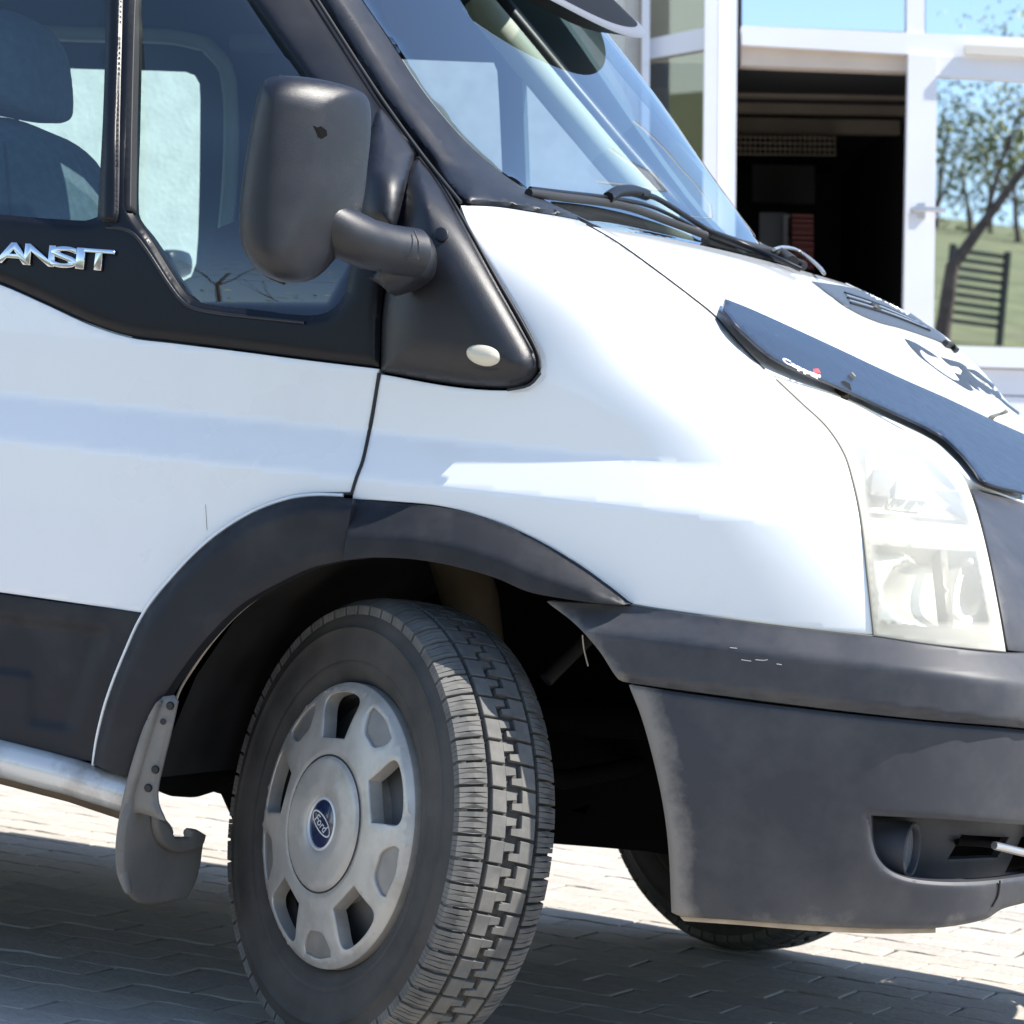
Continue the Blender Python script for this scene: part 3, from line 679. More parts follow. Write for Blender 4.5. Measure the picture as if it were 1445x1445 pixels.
# bonnet lettering (drawn strongly foreshortened in the photograph)
def dec(name,pts,ml=DECAL,holes=()):
    return panel(name,pts,ml,hood,off=.0012,depth=.0008,grid=5,corner=50,bevel=.0002,holes=holes,ymax=1.95)
def Z(*pts): return [(1245+x/7.225,440+y/7.225) for x,y in pts]
dec('bonnet_letter',Z((225,270),(330,310),(440,375),(520,425),(572,468),(480,440),(400,385),(385,400),(420,460),(520,550),(640,635),(730,690),(775,700),(790,690),(740,620),(800,640),(818,600),(780,560),(700,545),(640,500),(595,458),(700,490),(790,515),(860,560),(880,600),(960,680),(1060,750),(1120,790),(1135,790),(1040,700),(930,630),(870,580),(960,600),(1060,680),(1200,790),(1260,830),(1250,880),(1160,850),(1090,840),(990,790),(900,730),(880,690),(890,740),(940,800),(900,805),(830,770),(720,700),(600,620),(480,530),(380,450),(290,360)))
dec('bonnet_letter',Z((870,715),(960,790),(1070,835),(1085,840),(1040,800),(1010,790),(940,735),(880,690)))
dec('bonnet_letter',Z((1150,855),(1180,850),(1300,950),(1445,1060),(1445,1085),(1300,980)))
dec('bonnet_letter',Z((1255,840),(1290,850),(1400,940),(1445,985),(1445,1005),(1380,950)))

# ------------------------------------------------------------------ sill, mud flap, wheel arch interior
sy=.012
tube('sill_step',[aty(u,v,sy) for u,v in ((-2300,778),(-1000,925),(-420,1000),(0,1070),(100,1096),(190,1124))],.029,STEP,A,16)
tube('sill_flange',[aty(u,v,.05) for u,v in ((-2300,800),(-1000,945),(-420,1020),(0,1086),(100,1112),(184,1140))],.022,RUST,A,12)
flap=pillow('mud_flap',[(186,1110),(196,1115),(228,1150),(241,1166),(244,1180),(261,1181),(263,1168),(276,1170),(288,1177),(284,1196),(280,1225),(272,1250),(262,1267),(238,1273),(216,1276),(190,1271),(172,1248),(167,1215),(170,1165)],-.36,.006,4,FLAP,A,grid=8,axis=0,corner=45,flatback=False)
pillow('mud_flap_lip',[(214,1150),(228,1158),(244,1180),(261,1181),(263,1168),(276,1170),(288,1177),(283,1192),(268,1200),(246,1203),(226,1192),(216,1172)],-.350,.008,5,FLAP,A,grid=5,axis=0,corner=45)
panel('mud_flap_flange',[(244,982),(249,990),(240,1030),(229,1075),(221,1112),(222,1135),(232,1158),(196,1146),(180,1150),(186,1100),(202,1040),(219,1000),(230,984)],FLAP,A,S=planeF(1,-.036,-1),off=0,depth=.004,grid=8,R=14,drop=.008)
pillow('mud_flap_edge',[(222,990),(230,984),(214,1040),(200,1090),(188,1130),(183,1180),(180,1225),(186,1262),(178,1262),(167,1235),(164,1200),(168,1160),(178,1110),(192,1060),(206,1020)],-.034,.012,9,FLAP,A,grid=6)
for q in ((240,996),(231,1018),(219,1086),(209,1112)):
    P_=aty(*q,-.040); cylx('flap_screw',P_,.0065 if q[1]!=1018 else .003,.005,-.001,.004,SEAL,A,ax=(.3,-1,0),seg=12)
prof=[(-.352,.385),(-.345,.43),(-.305,.545),(-.235,.66),(-.12,.745),(0,.778),(.12,.782),(.25,.757),(.36,.70),(.44,.6),(.49,.45),(.52,.30)]
pc=curve(prof,.03,closed=False,corner=200); V=[];F=[]
pc=np.array(prof)
for x,z in pc:
    for y in ((.035 if x<.3 else .085),.35,.68): V.append((x,y,z))
for i in range(len(pc)-1):
    for k in range(2): F.append((3*i+k,3*i+k+1,3*i+4+k,3*i+3+k))
link('wheel_arch_liner',V,F,mat('arch_liner_plastic',(.018,.017,.016),.8,spec=.2,noise=(9,.4)),A)
panel('inner_wing',[(150,600),(1010,640),(1010,1206),(940,1203),(860,1196),(785,1190),(600,1180),(330,1160),(312,1120),(230,1095)],DARK,A,S=planeF(1,.68,-1),off=0,depth=.02,grid=40,holes=[[(804,1144),(833,1134),(826,1149)]],smoothed=False)
tube('suspension_strut',[aty(640,770,.36),aty(665,850,.36),aty(690,960,.36)],[.045,.045,.03],RUST,A)
tube('steering_arm',[aty(690,1090,.4),aty(800,1100,.5),aty(900,1080,.66)],.016,DARK,A)
tube('chassis_rail',[aty(760,1010,.6),aty(860,1015,.6),aty(985,1020,.6)],.03,DARK,A)
tube('anti_roll_bar',[aty(770,960,.4),aty(830,900,.45),aty(900,880,.5)],.012,mat('chassis_grey',(.03,.03,.03),.6),A)
pillow('fuel_line_box',[(226,1090),(236,1112),(262,1125),(290,1121),(312,1104),(330,1060),(340,980),(270,960),(240,1010)],.42,.10,30,DARK,A)
lipline([(822,896),(824,915),(830,940)],.0012,'loose_thread',BEIGE,-.01)
box('floor_pan',(-4.2,.06,.37),(-.37,1.92,.42),DARK,A)
box('engine_block',(-.36,.72,.30),(.55,1.26,1.0),DARK,A)
box('engine_undertray',(-.36,.70,.30),(.80,1.28,.33),DARK,A)
box('bumper_sun_block',(.55,1.05,.33),(.83,1.76,.355),DARK,A)  # unseen plate, added to stop sun entering by the far fog opening
box('bay_sun_block',(-.30,1.28,.735),(.56,1.80,.765),DARK,A)  # unseen plate, added to block sun coming through the far headlight
box('nose_sun_block',(.52,.07,.32),(.55,1.90,.80),DARK,A)  # unseen wall, added to keep sun from leaking through the nose
box('bulkhead',(-.42,.16,.45),(-.36,1.82,1.15),DARK,A)

# ------------------------------------------------------------------ wheels
def lathe(name,prof,m_,parent,seg=96,close=False):
    V=[];F=[];n=len(prof)
    for k in range(seg):
        t=2*math.pi*k/seg
        for y,r in prof: V.append((r*math.cos(t),y,r*math.sin(t)))
    for k in range(seg):
        k2=(k+1)%seg
        for j in range(n-1): F.append((k*n+j,k*n+j+1,k2*n+j+1,k2*n+j))
    return link(name,V,F,m_,parent,sharp=45)
HWD=.079
def crown(w): return .3445-.013*abs(w)**3.2
def make_wheel():
    root=bpy.data.objects.new('wheel',None); COL.objects.link(root); root.parent=van
    # outer face is -y
    pr=[(-.050,.196),(-.058,.206),(-.068,.212),(-.076,.220),(-.0795,.228),(-.083,.236),(-.0845,.238),(-.0858,.243),(-.0848,.246),(-.0868,.250),(-.0888,.262),(-.0895,.278),(-.0885,.290),(-.0895,.2915),(-.0895,.294),(-.0872,.296),(-.085,.306),(-.0815,.316),(-.074,.327)]
    for k in np.linspace(-.82,.82,13): pr.append((k*HWD,crown(k)-.0085))
    pr+=[(-y,r) for y,r in pr[:19][::-1]]
    lathe('tyre',pr,RUBBER,root,128)
    # tread blocks
    V=[];F=[]
    NP=60; pitch=2*math.pi/NP
    def block(poly,a0,top=0.,taper=.93):
        c=np.mean(poly,0); m_=len(poly); b=len(V)
        for lev in (0,1,2):
            for p in poly:
                q=np.array(p) if lev else c+(np.array(p)-c)*taper
                r=crown(q[0])+(0 if lev==0 else -.0012 if lev==1 else -.013)
                if abs(q[0])>.97: r-=.004*(abs(q[0])-.97)/.1
                th=a0+q[1]*pitch; V.append((r*math.cos(th),q[0]*HWD,r*math.sin(th)))
        F.append(tuple(b+i for i in range(m_))[::-1])
        for lev in (0,1):
            for i in range(m_): j=(i+1)%m_; F.append((b+lev*m_+i,b+lev*m_+j,b+(lev+1)*m_+j,b+(lev+1)*m_+i))
    for k in range(NP):
        a=k*pitch
        for s in (1,-1):
            for g in range(4):      # shoulder block in sipe-separated slices
                lo=.09+g*.2175; hi=lo+.200
                sk=.10*s
                block([(s*-1.04,lo),(s*-.80,lo+.02*((g%2)*2-1)),(s*-.56,lo+sk*.3),(s*-.56,hi+sk*.3),(s*-.80,hi+.02*((g%2)*2-1)),(s*-1.04,hi)][::s],a+ (0 if s>0 else .5*pitch),taper=.985)
        block([(-.46,.05),(-.16,.0),(-.16,.88),(-.46,.93)],a)
        block([(-.17,.50),(.05,.56),(.05,.82),(-.17,.87)],a,taper=.97)
        b_=a+.10*pitch
        block([(.17,.0),(.48,-.06),(.48,.80),(.17,.87)],b_)
        block([(-.05,.06),(.18,.02),(.18,.36),(-.05,.30)],b_,taper=.97)
    for k in range(150):            # fine moulded ribs on the shoulder of the sidewall
        a=2*math.pi*k/150; b=len(V)
        for s_ in (-1,1):
            for (y,r) in ((.0835,.304),(.0755,.3255),(.070,.3295)):
                for dth in (-.0065,.0065):
                    V.append(((r+.0018)*math.cos(a+dth),s_*(y+.0012),(r+.0018)*math.sin(a+dth)))
            o_=b+(0 if s_<0 else 6)
            F+= [(o_,o_+1,o_+3,o_+2),(o_+2,o_+3,o_+5,o_+4)]
    link('tread',V,F,TREAD,root,smooth=False)['kind']='stuff'
    # hubcap plate with five openings and five pockets
    Rr=.211; K=1000.
    circ=[(Rr*K*math.cos(t),Rr*K*math.sin(t)) for t in np.linspace(0,2*math.pi,97)[:-1]]
    openings=[];pockets=[]
    for k in range(5):
        def pol(r,d,k=k,base=95): t=math.radians(base+72*k+d); return (r*K*math.cos(t),r*K*math.sin(t))
        openings.append([pol(.196,-12),pol(.198,0),pol(.196,12),pol(.186,15.5),pol(.155,15),pol(.130,14.5),pol(.126,0),pol(.130,-14.5),pol(.155,-15),pol(.186,-15.5)])
        def pl2(r,d,k=k): return pol(r,d,k,95+36)
        pockets.append([pl2(.197,-11),pl2(.199,0),pl2(.197,11),pl2(.186,12),pl2(.160,7),pl2(.157,0),pl2(.160,-7),pl2(.186,-12)])
    def zf(r):   # outward bulge
        return np.interp(r,[0,.036,.0385,.042,.060,.097,.100,.103,.108,.13,.17,.196,.203,.208,.211],[.018,.018,.020,.0245,.0265,.023,.019,.0175,.020,.018,.012,.006,.002,.003,-.004])
    oo=np.array(circ); hs=[curve(h,6,corner=60) for h in openings+pockets]
    ex=[]
    for r in (.0345,.038,.041,.044,.06,.08,.095,.098,.100,.102,.104,.106,.109,.112,.12,.205,.208):
        for t in np.linspace(0,2*math.pi,int(max(40,r*1100)))[:-1]: ex.append((r*K*math.cos(t),r*K*math.sin(t)))
    pv,Ft=triangulate(oo,hs,11,np.array(ex))
    rr=np.hypot(pv[:,0],pv[:,1])/K
    P=np.stack([pv[:,0]/K,-(.088+zf(rr)),pv[:,1]/K],-1)
    Nn=np.tile([0,-1.,0],(len(P),1))
    f0=Ft[0]; fn=np.cross(P[f0[1]]-P[f0[0]],P[f0[2]]-P[f0[0]])
    if fn[1]>0: Ft=Ft[:,::-1]
    Vv,FF,_=thicken(P,Nn,Ft,.022,.0015)
    cap=link('hubcap',Vv,FF,HUB,root,sharp=50)
    for h in pockets:
        pv,Ft=triangulate(curve(h,6,corner=60),[],12); r2=np.hypot(pv[:,0],pv[:,1])/K
        P=np.stack([pv[:,0]/K,-(.088+zf(r2)-.0045),pv[:,1]/K],-1); f0=Ft[0]; fn=np.cross(P[f0[1]]-P[f0[0]],P[f0[2]]-P[f0[0]])
        link('hubcap_pocket',P,Ft if fn[1]<0 else Ft[:,::-1],HUBPOCKET,root)
    lathe('cap_groove',[(-.1065,.0990),(-.1075,.1005),(-.1070,.1030)],SEAL,root,96)
    # centre badge
    emb=lathe('wheel_badge',[(-.106,.0365),(-.1095,.0355),(-.1100,.034),(-.1102,.0)],BLUE,root,48)
    lathe('badge_ring',[(-.106,.0415),(-.1105,.0405),(-.1118,.0385),(-.1118,.0368),(-.109,.035)],BADGEW,root,48)
    # oval with the maker's script, tilted as the wheel stopped
    ta=math.radians(-27); ov=[];of=[];n=48
    for k in range(n):
        t=2*math.pi*k/n
        for s in (1.0,.90):
            x,z=.0315*s*math.cos(t),.0128*(s if s==1 else .80)*math.sin(t)
            ov.append((x*math.cos(ta)-z*math.sin(ta),-.1108,x*math.sin(ta)+z*math.cos(ta)))
    for k in range(n): of.append((2*k,2*((k+1)%n),2*((k+1)%n)+1,2*k+1))
    link('badge_oval',ov,of,BADGEW,root,False)
    V2,F2=text2d('Ford',shear=.35,bold=.012); lo,hi=V2.min(0),V2.max(0); P=[]
    for x,y in V2:
        x=(x-(lo[0]+hi[0])/2)/(hi[0]-lo[0])*.040; z=(y-(lo[1]+hi[1])/2)/(hi[1]-lo[1])*.0145
        P.append((x*math.cos(ta)-z*math.sin(ta),-.1110,x*math.sin(ta)+z*math.cos(ta)))
    P=np.array(P); a=np.cross(P[F2[:,1]]-P[F2[:,0]],P[F2[:,2]]-P[F2[:,0]])[:,1]
    F2=np.where((a>0)[:,None],F2[:,::-1],F2); link('badge_script',P,F2,BADGEW,root,False)
    # steel wheel behind the cap
    lathe('steel_rim',[(-.058,.205),(-.050,.200),(-.03,.192),(.0,.185),(.04,.185),(.06,.205)],mat('steel_wheel_dark',(.03,.03,.03),.6),root,64)
    lathe('cap_inner_drum',[(-.060,.118),(-.094,.118),(-.096,.114),(-.0965,.108)],HUB,root,64)
    lathe('wheel_disc',[(-.030,.192),(-.040,.16),(-.062,.12),(-.062,.07),(-.05,.0)],mat('steel_wheel_grey',(.16,.16,.16),.55),root,48)
    for k in range(5):
        t=math.radians(60+72*k); cylx('wheel_nut',(.13*math.cos(t),-.058,.13*math.sin(t)),.013,.011,-.012,.016,SEAL,root,ax=(0,-1,0),seg=8)
    return root
def copy_tree(o,parent):
    c=o.copy(); COL.objects.link(c); c.parent=parent
    for ch in list(o.children): copy_tree(ch,c)
    return c
STEER=.60
wh=make_wheel()
def place(o,loc,steer,camber,flip=False,spin=0):
    M_=Matrix.Translation(loc)@Matrix.Rotation(-steer+(math.pi if flip else 0),4,'Z')@Matrix.Rotation(camber,4,'X')@Matrix.Rotation(spin,4,'Y')
    o.matrix_local=M_
place(wh,(-.004,.107,.347),STEER,math.radians(-3.5))
w2=copy_tree(wh,van); place(w2,(-.02,1.865,.347),.40,0,True,.4)
w3=copy_tree(wh,van); place(w3,(-3.3,.117,.347),0,0)
w4=copy_tree(wh,van); place(w4,(-3.3,1.857,.347),0,0,True)

# ------------------------------------------------------------------ mirror
HOUS=[(392,108),(430,108.5),(475,117),(505,127),(515,140),(517,180),(512,235),(505,290),(494,320),(478,347),(460,373),(436,394),(405,399),(375,388),(353,360),(345,322),(348,270),(358,200),(370,140),(378,118)]
MSH=lambda p: .085*np.clip((p[:,0]-405-(p[:,1]-250)*-.05)/110,0,1.3)**1.35
mir=pillow('mirror_housing',HOUS,-.255,.060,46,BLACK,A,grid=6,corner=60,power=.5,shift=MSH)
lipline2=[aty(u,v,-.205) for u,v in curve([(398,109),(384,124),(374,160),(362,220),(353,275),(350,322),(358,358),(378,386),(402,397)],8,closed=False)]; tube('mirror_rim',lipline2,.0055,BLACKD,A,8)
from mathutils.bvhtree import BVHTree
bv=BVHTree.FromPolygons([v.co for v in mir.data.vertices],[tuple(p.vertices) for p in mir.data.polygons])
hv=[]
for u,v in [(442,177),(448,180),(453,178),(461,184),(462,191),(454,196),(449,193)]:
    d=Vector(rays(np.array([[u,v]],float))[0]).normalized(); h=bv.ray_cast(Vector(CAM),d); hv.append(np.array(h[0])-np.array(d)*.0006)
link('hole_shade_patch',hv,[tuple(range(7))[::-1]],DARK,mir,False)  # flat dark patch in place of the hole's shaded inside
box('mirror_glass',(-.128,-.29,1.20),(-.122,-.235,1.34),REFLECT,A)
tube('mirror_arm',[aty(448,300,-.225),aty(484,328,-.19),aty(517,344,-.15),aty(548,351,-.11),aty(584,358,-.065)],[.026,.037,.0365,.035,.037],BLACK,A,28,flat=1.0)
pillow('mirror_arm_foot',[(560,322),(588,322),(603,336),(610,362),(604,392),(584,408),(557,418),(541,404),(516,391),(537,386),(546,364)],-.045,.055,30,BLACK,A,grid=6,corner=60)
panel('mirror_mount',[(530,157),(538,152),(548,162),(577,200),(586,216),(575,250),(563,318),(556,330),(512,318),(506,290),(512,250),(519,200)],BLACK,A,off=.020,depth=.03,grid=6,R=30,drop=.018)
tube('arm_joint_line',[aty(585,326,-.104),aty(590,340,-.112),aty(590,366,-.116),aty(566,365,-.118),aty(547,364,-.13),aty(540,378,-.135),aty(535,390,-.13)],.0012,SEAL,A,6)

# ------------------------------------------------------------------ wipers, visor
lipline([(746,272),(800,279),(850,285),(890,293),(945,313),(996,332)],.007,'wiper_blade',SEAL,.016)
lipline([(748,266),(800,272),(860,279),(920,292),(990,326)],.0035,'wiper_spine',BLACKD,.024)
lipline([(858,279),(870,271),(892,269),(912,275)],.010,'wiper_bracket',BLACKD,.026)
lipline([(905,274),(925,279),(960,300),(1000,325),(1040,341),(1095,364),(1130,380)],.005,'wiper_arm',BLACKD,.030)
lipline([(1000,329),(1050,346),(1095,358),(1135,376)],.009,'wiper_arm',SEAL,.014)
lipline([(1092,352),(1104,349),(1122,352),(1140,363),(1158,379),(1163,386)],.0035,'wiper_arm',SILVER,.045)
lipline([(1096,356),(1108,362),(1118,370)],.012,'wiper_pivot',SEAL,.02)
def arcstrip(name,rows,m_,parent,thick=.004):
    """rows: list of functions y -> point; makes a strip across the van"""
    ys=np.linspace(YC-.30,YC+.44,40); V=[];F=[];n=len(rows)
    for y in ys:
        for r in rows: V.append(r(y))
    for i in range(len(ys)-1):
        for k in range(n-1): F.append((i*n+k,(i+1)*n+k,(i+1)*n+k+1,i*n+k+1))
    return link(name,V,F,m_,parent,sharp=50)
def wsp(z,out,dz=0):
    def f(y):
        e=max(1-(abs(y-YC)/.445)**4,0); q=z-.045+.09*((y-YC)/.44)**2
        return (float(xsurf(np.array(y),np.array(min(q,2.05))))+out*e**.5, y, q+dz)
    return f
VISM=mat('visor_acrylic',(.006,.006,.007),.6,spec=.12)
arcstrip('sun_visor',[wsp(1.90,.0),wsp(1.87,.04),wsp(1.80,.06),wsp(1.71,.080),wsp(1.695,.080),wsp(1.70,.02),wsp(1.76,.0),wsp(1.84,-.01)],VISM,A)
arcstrip('visor_edge_trim',[wsp(1.712,.080),wsp(1.708,.084),wsp(1.699,.084),wsp(1.694,.079)],mat('visor_rim_grey',(.22,.22,.23),.4,metal=.5),A)
# roof and upper front band
def ringpts(z,n=14):
    out=[]; ins=float(INS(np.array(z)))
    ph=np.linspace(0,1,n); ys=YC-(YC-ins)*np.cos(ph*math.pi)
    out.append((-4.3,ins,z))
    for y in ys: out.append((float(xsurf(np.array(np.clip(y,ins+.003,2*YC-ins-.003)),np.array(z))),y,z))
    out.append((-4.3,2*YC-ins,z)); return out
V=[];F=[]
zs=[1.80,1.86,1.92,1.98,2.03,2.07]; n=16
for z in zs: V+=ringpts(z)
m_=len(ringpts(2.0))
for i in range(len(zs)-1):
    for k in range(1,m_-2): F.append((i*m_+k,i*m_+k+1,(i+1)*m_+k+1,(i+1)*m_+k))
    if i>=2:
        F.append((i*m_,i*m_+1,(i+1)*m_+1,(i+1)*m_)); F.append((i*m_+m_-2,i*m_+m_-1,(i+1)*m_+m_-1,(i+1)*m_+m_-2))
F.append(tuple((len(zs)-1)*m_+k for k in range(m_)))
link('roof',V,F,PAINT,A,sharp=60)
link('headlining',[(-4.2,.3,1.97),(-.5,.3,1.90),(-.5,1.67,1.90),(-4.2,1.67,1.97)],[(0,1,2,3)],TRIM,A,False)
box('rear_panel',(-4.32,.03,.35),(-4.28,1.94,2.03),PAINT,A)
# ------------------------------------------------------------------ far side seen through the glass
H1=[(-900,30),(75,95),(262,101),(275,106),(282,118),(283,140),(281,300),(277,372),(270,391),(256,398),(150,392),(-900,330)]
H2=[(440,78),(697,88),(702,100),(710,262),(440,225)]
H3=[(736,108),(760,132),(860,212),(968,298),(742,272)]
far=panel('far_side_trim',[(-2600,-330),(600,-112),(700,-70),(778,10),(903,190),(992,308),(1090,410),(1130,620),(-2600,560)],TRIMD,A,S=Ffar,off=0,depth=.02,grid=40,holes=[H1,H2,H3],t0=5,t1=13,N=160,corner=60)
lipline([(-600,-16),(-100,30),(80,47),(240,52),(290,62),(318,95),(326,160),(324,260),(312,385)],.016,'far_window_trim',LININ,.03,S=Ffar)
lipline([(330,60),(450,64),(460,250)],.02,'far_pillar_cover',TRIM,.03,S=Ffar)
for q in ([(55,40),(290,60),(292,60)],): pass
# far door mirror seen through the window
pillow('mirror_housing',[(236,355),(245,352),(258,354),(262,365),(260,385),(250,392),(240,388),(234,375)],2.10,.05,8,BLACKD,A,grid=5)
# seats and dashboard
def seat(dy,du=0,dv=0):
    r=bpy.data.objects.new('front_seat',None); COL.objects.link(r); r.parent=van
    sh=lambda P:[(u+du,v+dv) for u,v in P]
    pillow('backrest',sh([(-130,200),(-60,172),(0,165),(48,177),(88,200),(108,228),(124,266),(136,310),(146,380),(150,520),(-150,500)]),dy,.19,60,SEAT,r,grid=14)
    pillow('headrest',sh([(-75,40),(-40,12),(0,12),(45,28),(70,62),(79,110),(80,150),(74,168),(60,174),(0,164),(-60,155),(-78,100)]),dy,.12,42,SEAT,r,grid=9)
    tube('headrest_post',[aty(20+du,150+dv,dy),aty(22+du,200+dv,dy)],.007,SILVER,r,8)
    tube('headrest_post',[aty(-30+du,150+dv,dy),aty(-28+du,200+dv,dy)],.007,SILVER,r,8)
    lipc=[aty(u+du,v+dv,dy-.192) for u,v in ((6,200),(10,240),(16,310))]; tube('seam',lipc,.003,SEAL,r,6)
    box('cushion',(-.92+(0 if dy<1 else 0),dy-.24,.72),(-.42,dy+.24,.92),SEAT,r)
seat(.46); 
def seat2():
    r=bpy.data.objects.new('front_seat',None); COL.objects.link(r); r.parent=van
    box('cushion',(-.92,1.3,.72),(-.42,1.75,.92),SEAT,r); box('backrest',(-1.12,1.3,.9),(-.98,1.75,1.10),SEAT,r)
seat2()
ys=np.linspace(.14,2*YC-.14,30); V=[];F=[]
for y in ys:
    xf=float(xsurf(np.array(y),np.array(1.31)))-.02
    V+=[(xf,y,1.275),(xf-.10,y,1.262),(max(-.36,min(-.30,xf-.14)),y,1.265),(-.40,y,1.22),(-.42,y,1.05)]
for i in range(len(ys)-1):
    for k in range(4): F.append((5*i+k,5*i+k+1,5*i+6+k,5*i+5+k))
link('dashboard',V,F,mat('dashboard_plastic',(.06,.065,.07),.6,noise=(8,.1)),A)
# steering wheel on the far side
V=[];F=[];c=np.array([-.52,1.42,1.17]);ax=np.array([-.75,0,.66])/1.0; ax/=np.linalg.norm(ax); a=np.array([0,1.,0]); b=np.cross(ax,a)
tube('steering_wheel',[c+.19*(math.cos(t)*a+math.sin(t)*b) for t in np.linspace(0,2*math.pi,33)],.014,SEAL,A,8,caps=False)
# ------------------------------------------------------------------ mirrored pieces of the far side
for nm in ('front_door','side_panel','side_cladding','door_cladding','door_arch_moulding','fender_arch_moulding','front_fender','sail_panel','fog_recess','recess_shadow_box',
           'headlight','front_bumper','lower_bumper','front_grille_surround','sill_step','mirror_arm','mirror_arm_foot'):
    for o in [q for q in van.children if q.name.split('.')[0]==nm]:
        c=o.copy(); COL.objects.link(c); c.parent=van; c.scale=(1,-1,1); c.location=(0,2*YC,0)
        if 'label' in c.keys(): del c['label']
        if nm=='headlight':
            for ch in o.children: d=ch.copy(); COL.objects.link(d); d.parent=c
# nose between the lamps
V=[];F=[]
for y in np.linspace(.42,2*YC-.42,16):
    for z in (.34,.60,.75,.86,.93): V.append((float(xsurf(np.array(y),np.array(z)))-.03,y,z))
for i in range(15):
    for k in range(4): F.append((5*i+k,5*i+5+k,5*i+6+k,5*i+k+1))
link('radiator_grille',V,F,BLACKD,A)

# ------------------------------------------------------------------ shop building behind
D0=14.0
FR=mat('window_frame_white',(.74,.74,.78),.35,noise=(3,.03),dirt=((.45,.43,.40),4,.6,.9,.4))
REND=mat('pale_render',(.80,.80,.75),.9,noise=(14,.08),bump=(60,.4,.004))
COLM=mat('grey_render_post',(.50,.48,.45),.9,noise=(8,.15))
SOFF=mat('soffit_beige',(.62,.52,.44),.7,noise=(6,.05))
SHOPG=glass('shop_door_glass',(.10,.11,.12),.78,.004,(.92,.96,1.0))
BAYG=glass('bay_glass',(.60,.62,.58),.14)
CURT=mat('patterned_curtain',(.40,.36,.28),.9,noise=(4,.15),dirt=((.55,.40,.18),7,.58,.68,.6))
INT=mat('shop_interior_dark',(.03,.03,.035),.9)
BEAM=mat('interior_beam',(.30,.25,.20),.8,noise=(5,.15))
shop=thing('shop_building','white framed glass shop front with open dark doorway behind the van','building',tuple(at(1160,1050,D0)))
def bp(name,poly,d,t,m_,parent=shop,**k): 
    o=prism(name,poly,d,t,m_,None,**k); o.parent=parent
    if parent is shop: o.matrix_parent_inverse=Matrix.Translation(Vector(shop.location)).inverted()
    return o
w_=bp('wall',[(-2600,-900),(906,-900),(906,1250),(-2600,1250)],14.3,.3,REND)
c_=bp('corner_post',[(886,-700),(907,-700),(901,1250),(880,1250)],14.1,.2,COLM)
bp('cable',[(905,-700),(908,-700),(903,1250),(900,1250)],14.08,.02,BEAM,c_)
bp('bay_post',[(908,-700),(919,-700),(914,1250),(902,1250)],14.05,.1,FR)
bp('bay_rail',[(916,55),(1001,37),(1001,68),(916,83)],[14.1,13.95,13.95,14.1],.08,FR)
bp('bay_pane',[(918,-700),(1002,-700),(1001,38),(917,56)],[14.13,13.98,13.98,14.13],.01,BAYG)
bp('bay_pane',[(917,82),(1001,67),(990,1250),(906,1250)],[14.13,13.98,13.98,14.13],.01,BAYG)
bp('frame_post',[(1001,-700),(1020,-700),(1003,1250),(984,1250)],13.93,.12,FR)
bp('frame_post',[(1021,-700),(1047,-700),(1029,1250),(1004,1250)],13.96,.12,FR)
bp('transom',[(1047,36),(1800,68),(1800,106),(1047,63)],13.96,.12,FR)
bp('transom_pane',[(1048,-700),(1278,-700),(1277,45),(1047,36)],14.02,.01,SHOPG)
bp('frame_mullion',[(1281,-700),(1307,-700),(1305,48),(1280,47)],13.97,.1,FR)
bp('transom_pane',[(1308,-700),(1800,-700),(1800,68),(1306,49)],14.02,.01,SHOPG)
bp('soffit',[(1046,63),(1281,76),(1281,101),(1046,92)],14.01,.12,SOFF)
bp('door_closer',[(1362,63),(1500,70),(1500,84),(1362,76)],13.90,.05,mat('closer_cream',(.6,.56,.5),.5))
leaf=bp('door',[(1282,76),(1323,79),(1306,1250),(1260,1250)],13.94,.07,FR)
bp('door_rail',[(1323,79),(1800,101),(1800,130),(1322,107)],13.945,.07,FR,leaf)
bp('door_rail',[(1314,487),(1800,502),(1800,530),(1313,516)],13.945,.07,FR,leaf)
bp('door_pane',[(1322,106),(1800,129),(1800,503),(1314,488)],13.99,.01,SHOPG,leaf)
for i in range(9):
    v=518+i*38; bp('door_panel_board',[(1312,v),(1800,v+15),(1800,v+51),(1312,v+36)],13.975,.03,FR,leaf)
for i in range(5):
    u=1800+i*640
    bp('shop_pane',[(u,-690),(u+600,-690),(u+585,1180),(u-15,1180)],14.02,.01,SHOPG)
    bp('frame_post',[(u+600,-690),(u+640,-690),(u+625,1200),(u+585,1200)],13.96,.12,FR)
    bp('frame_rail',[(u,68+i*28),(u+600,94+i*28),(u+600,134+i*28),(u,106+i*28)],13.955,.1,FR)
# lever handle
H0=at(1308,296,13.90); rt=CR*.95+CU*-.02
tube('door_handle',[at(1288,297,13.93),at(1291,296,13.86),at(1310,295,13.86),at(1334,297,13.86)],[.012,.012,.010,.010],SILVER,None).parent=None
hd=bpy.data.objects['door_handle']; hd.parent=leaf
bp('handle_plate',[(1296,286),(1306,286),(1306,308),(1296,308)],13.93,.012,SILVER,leaf)
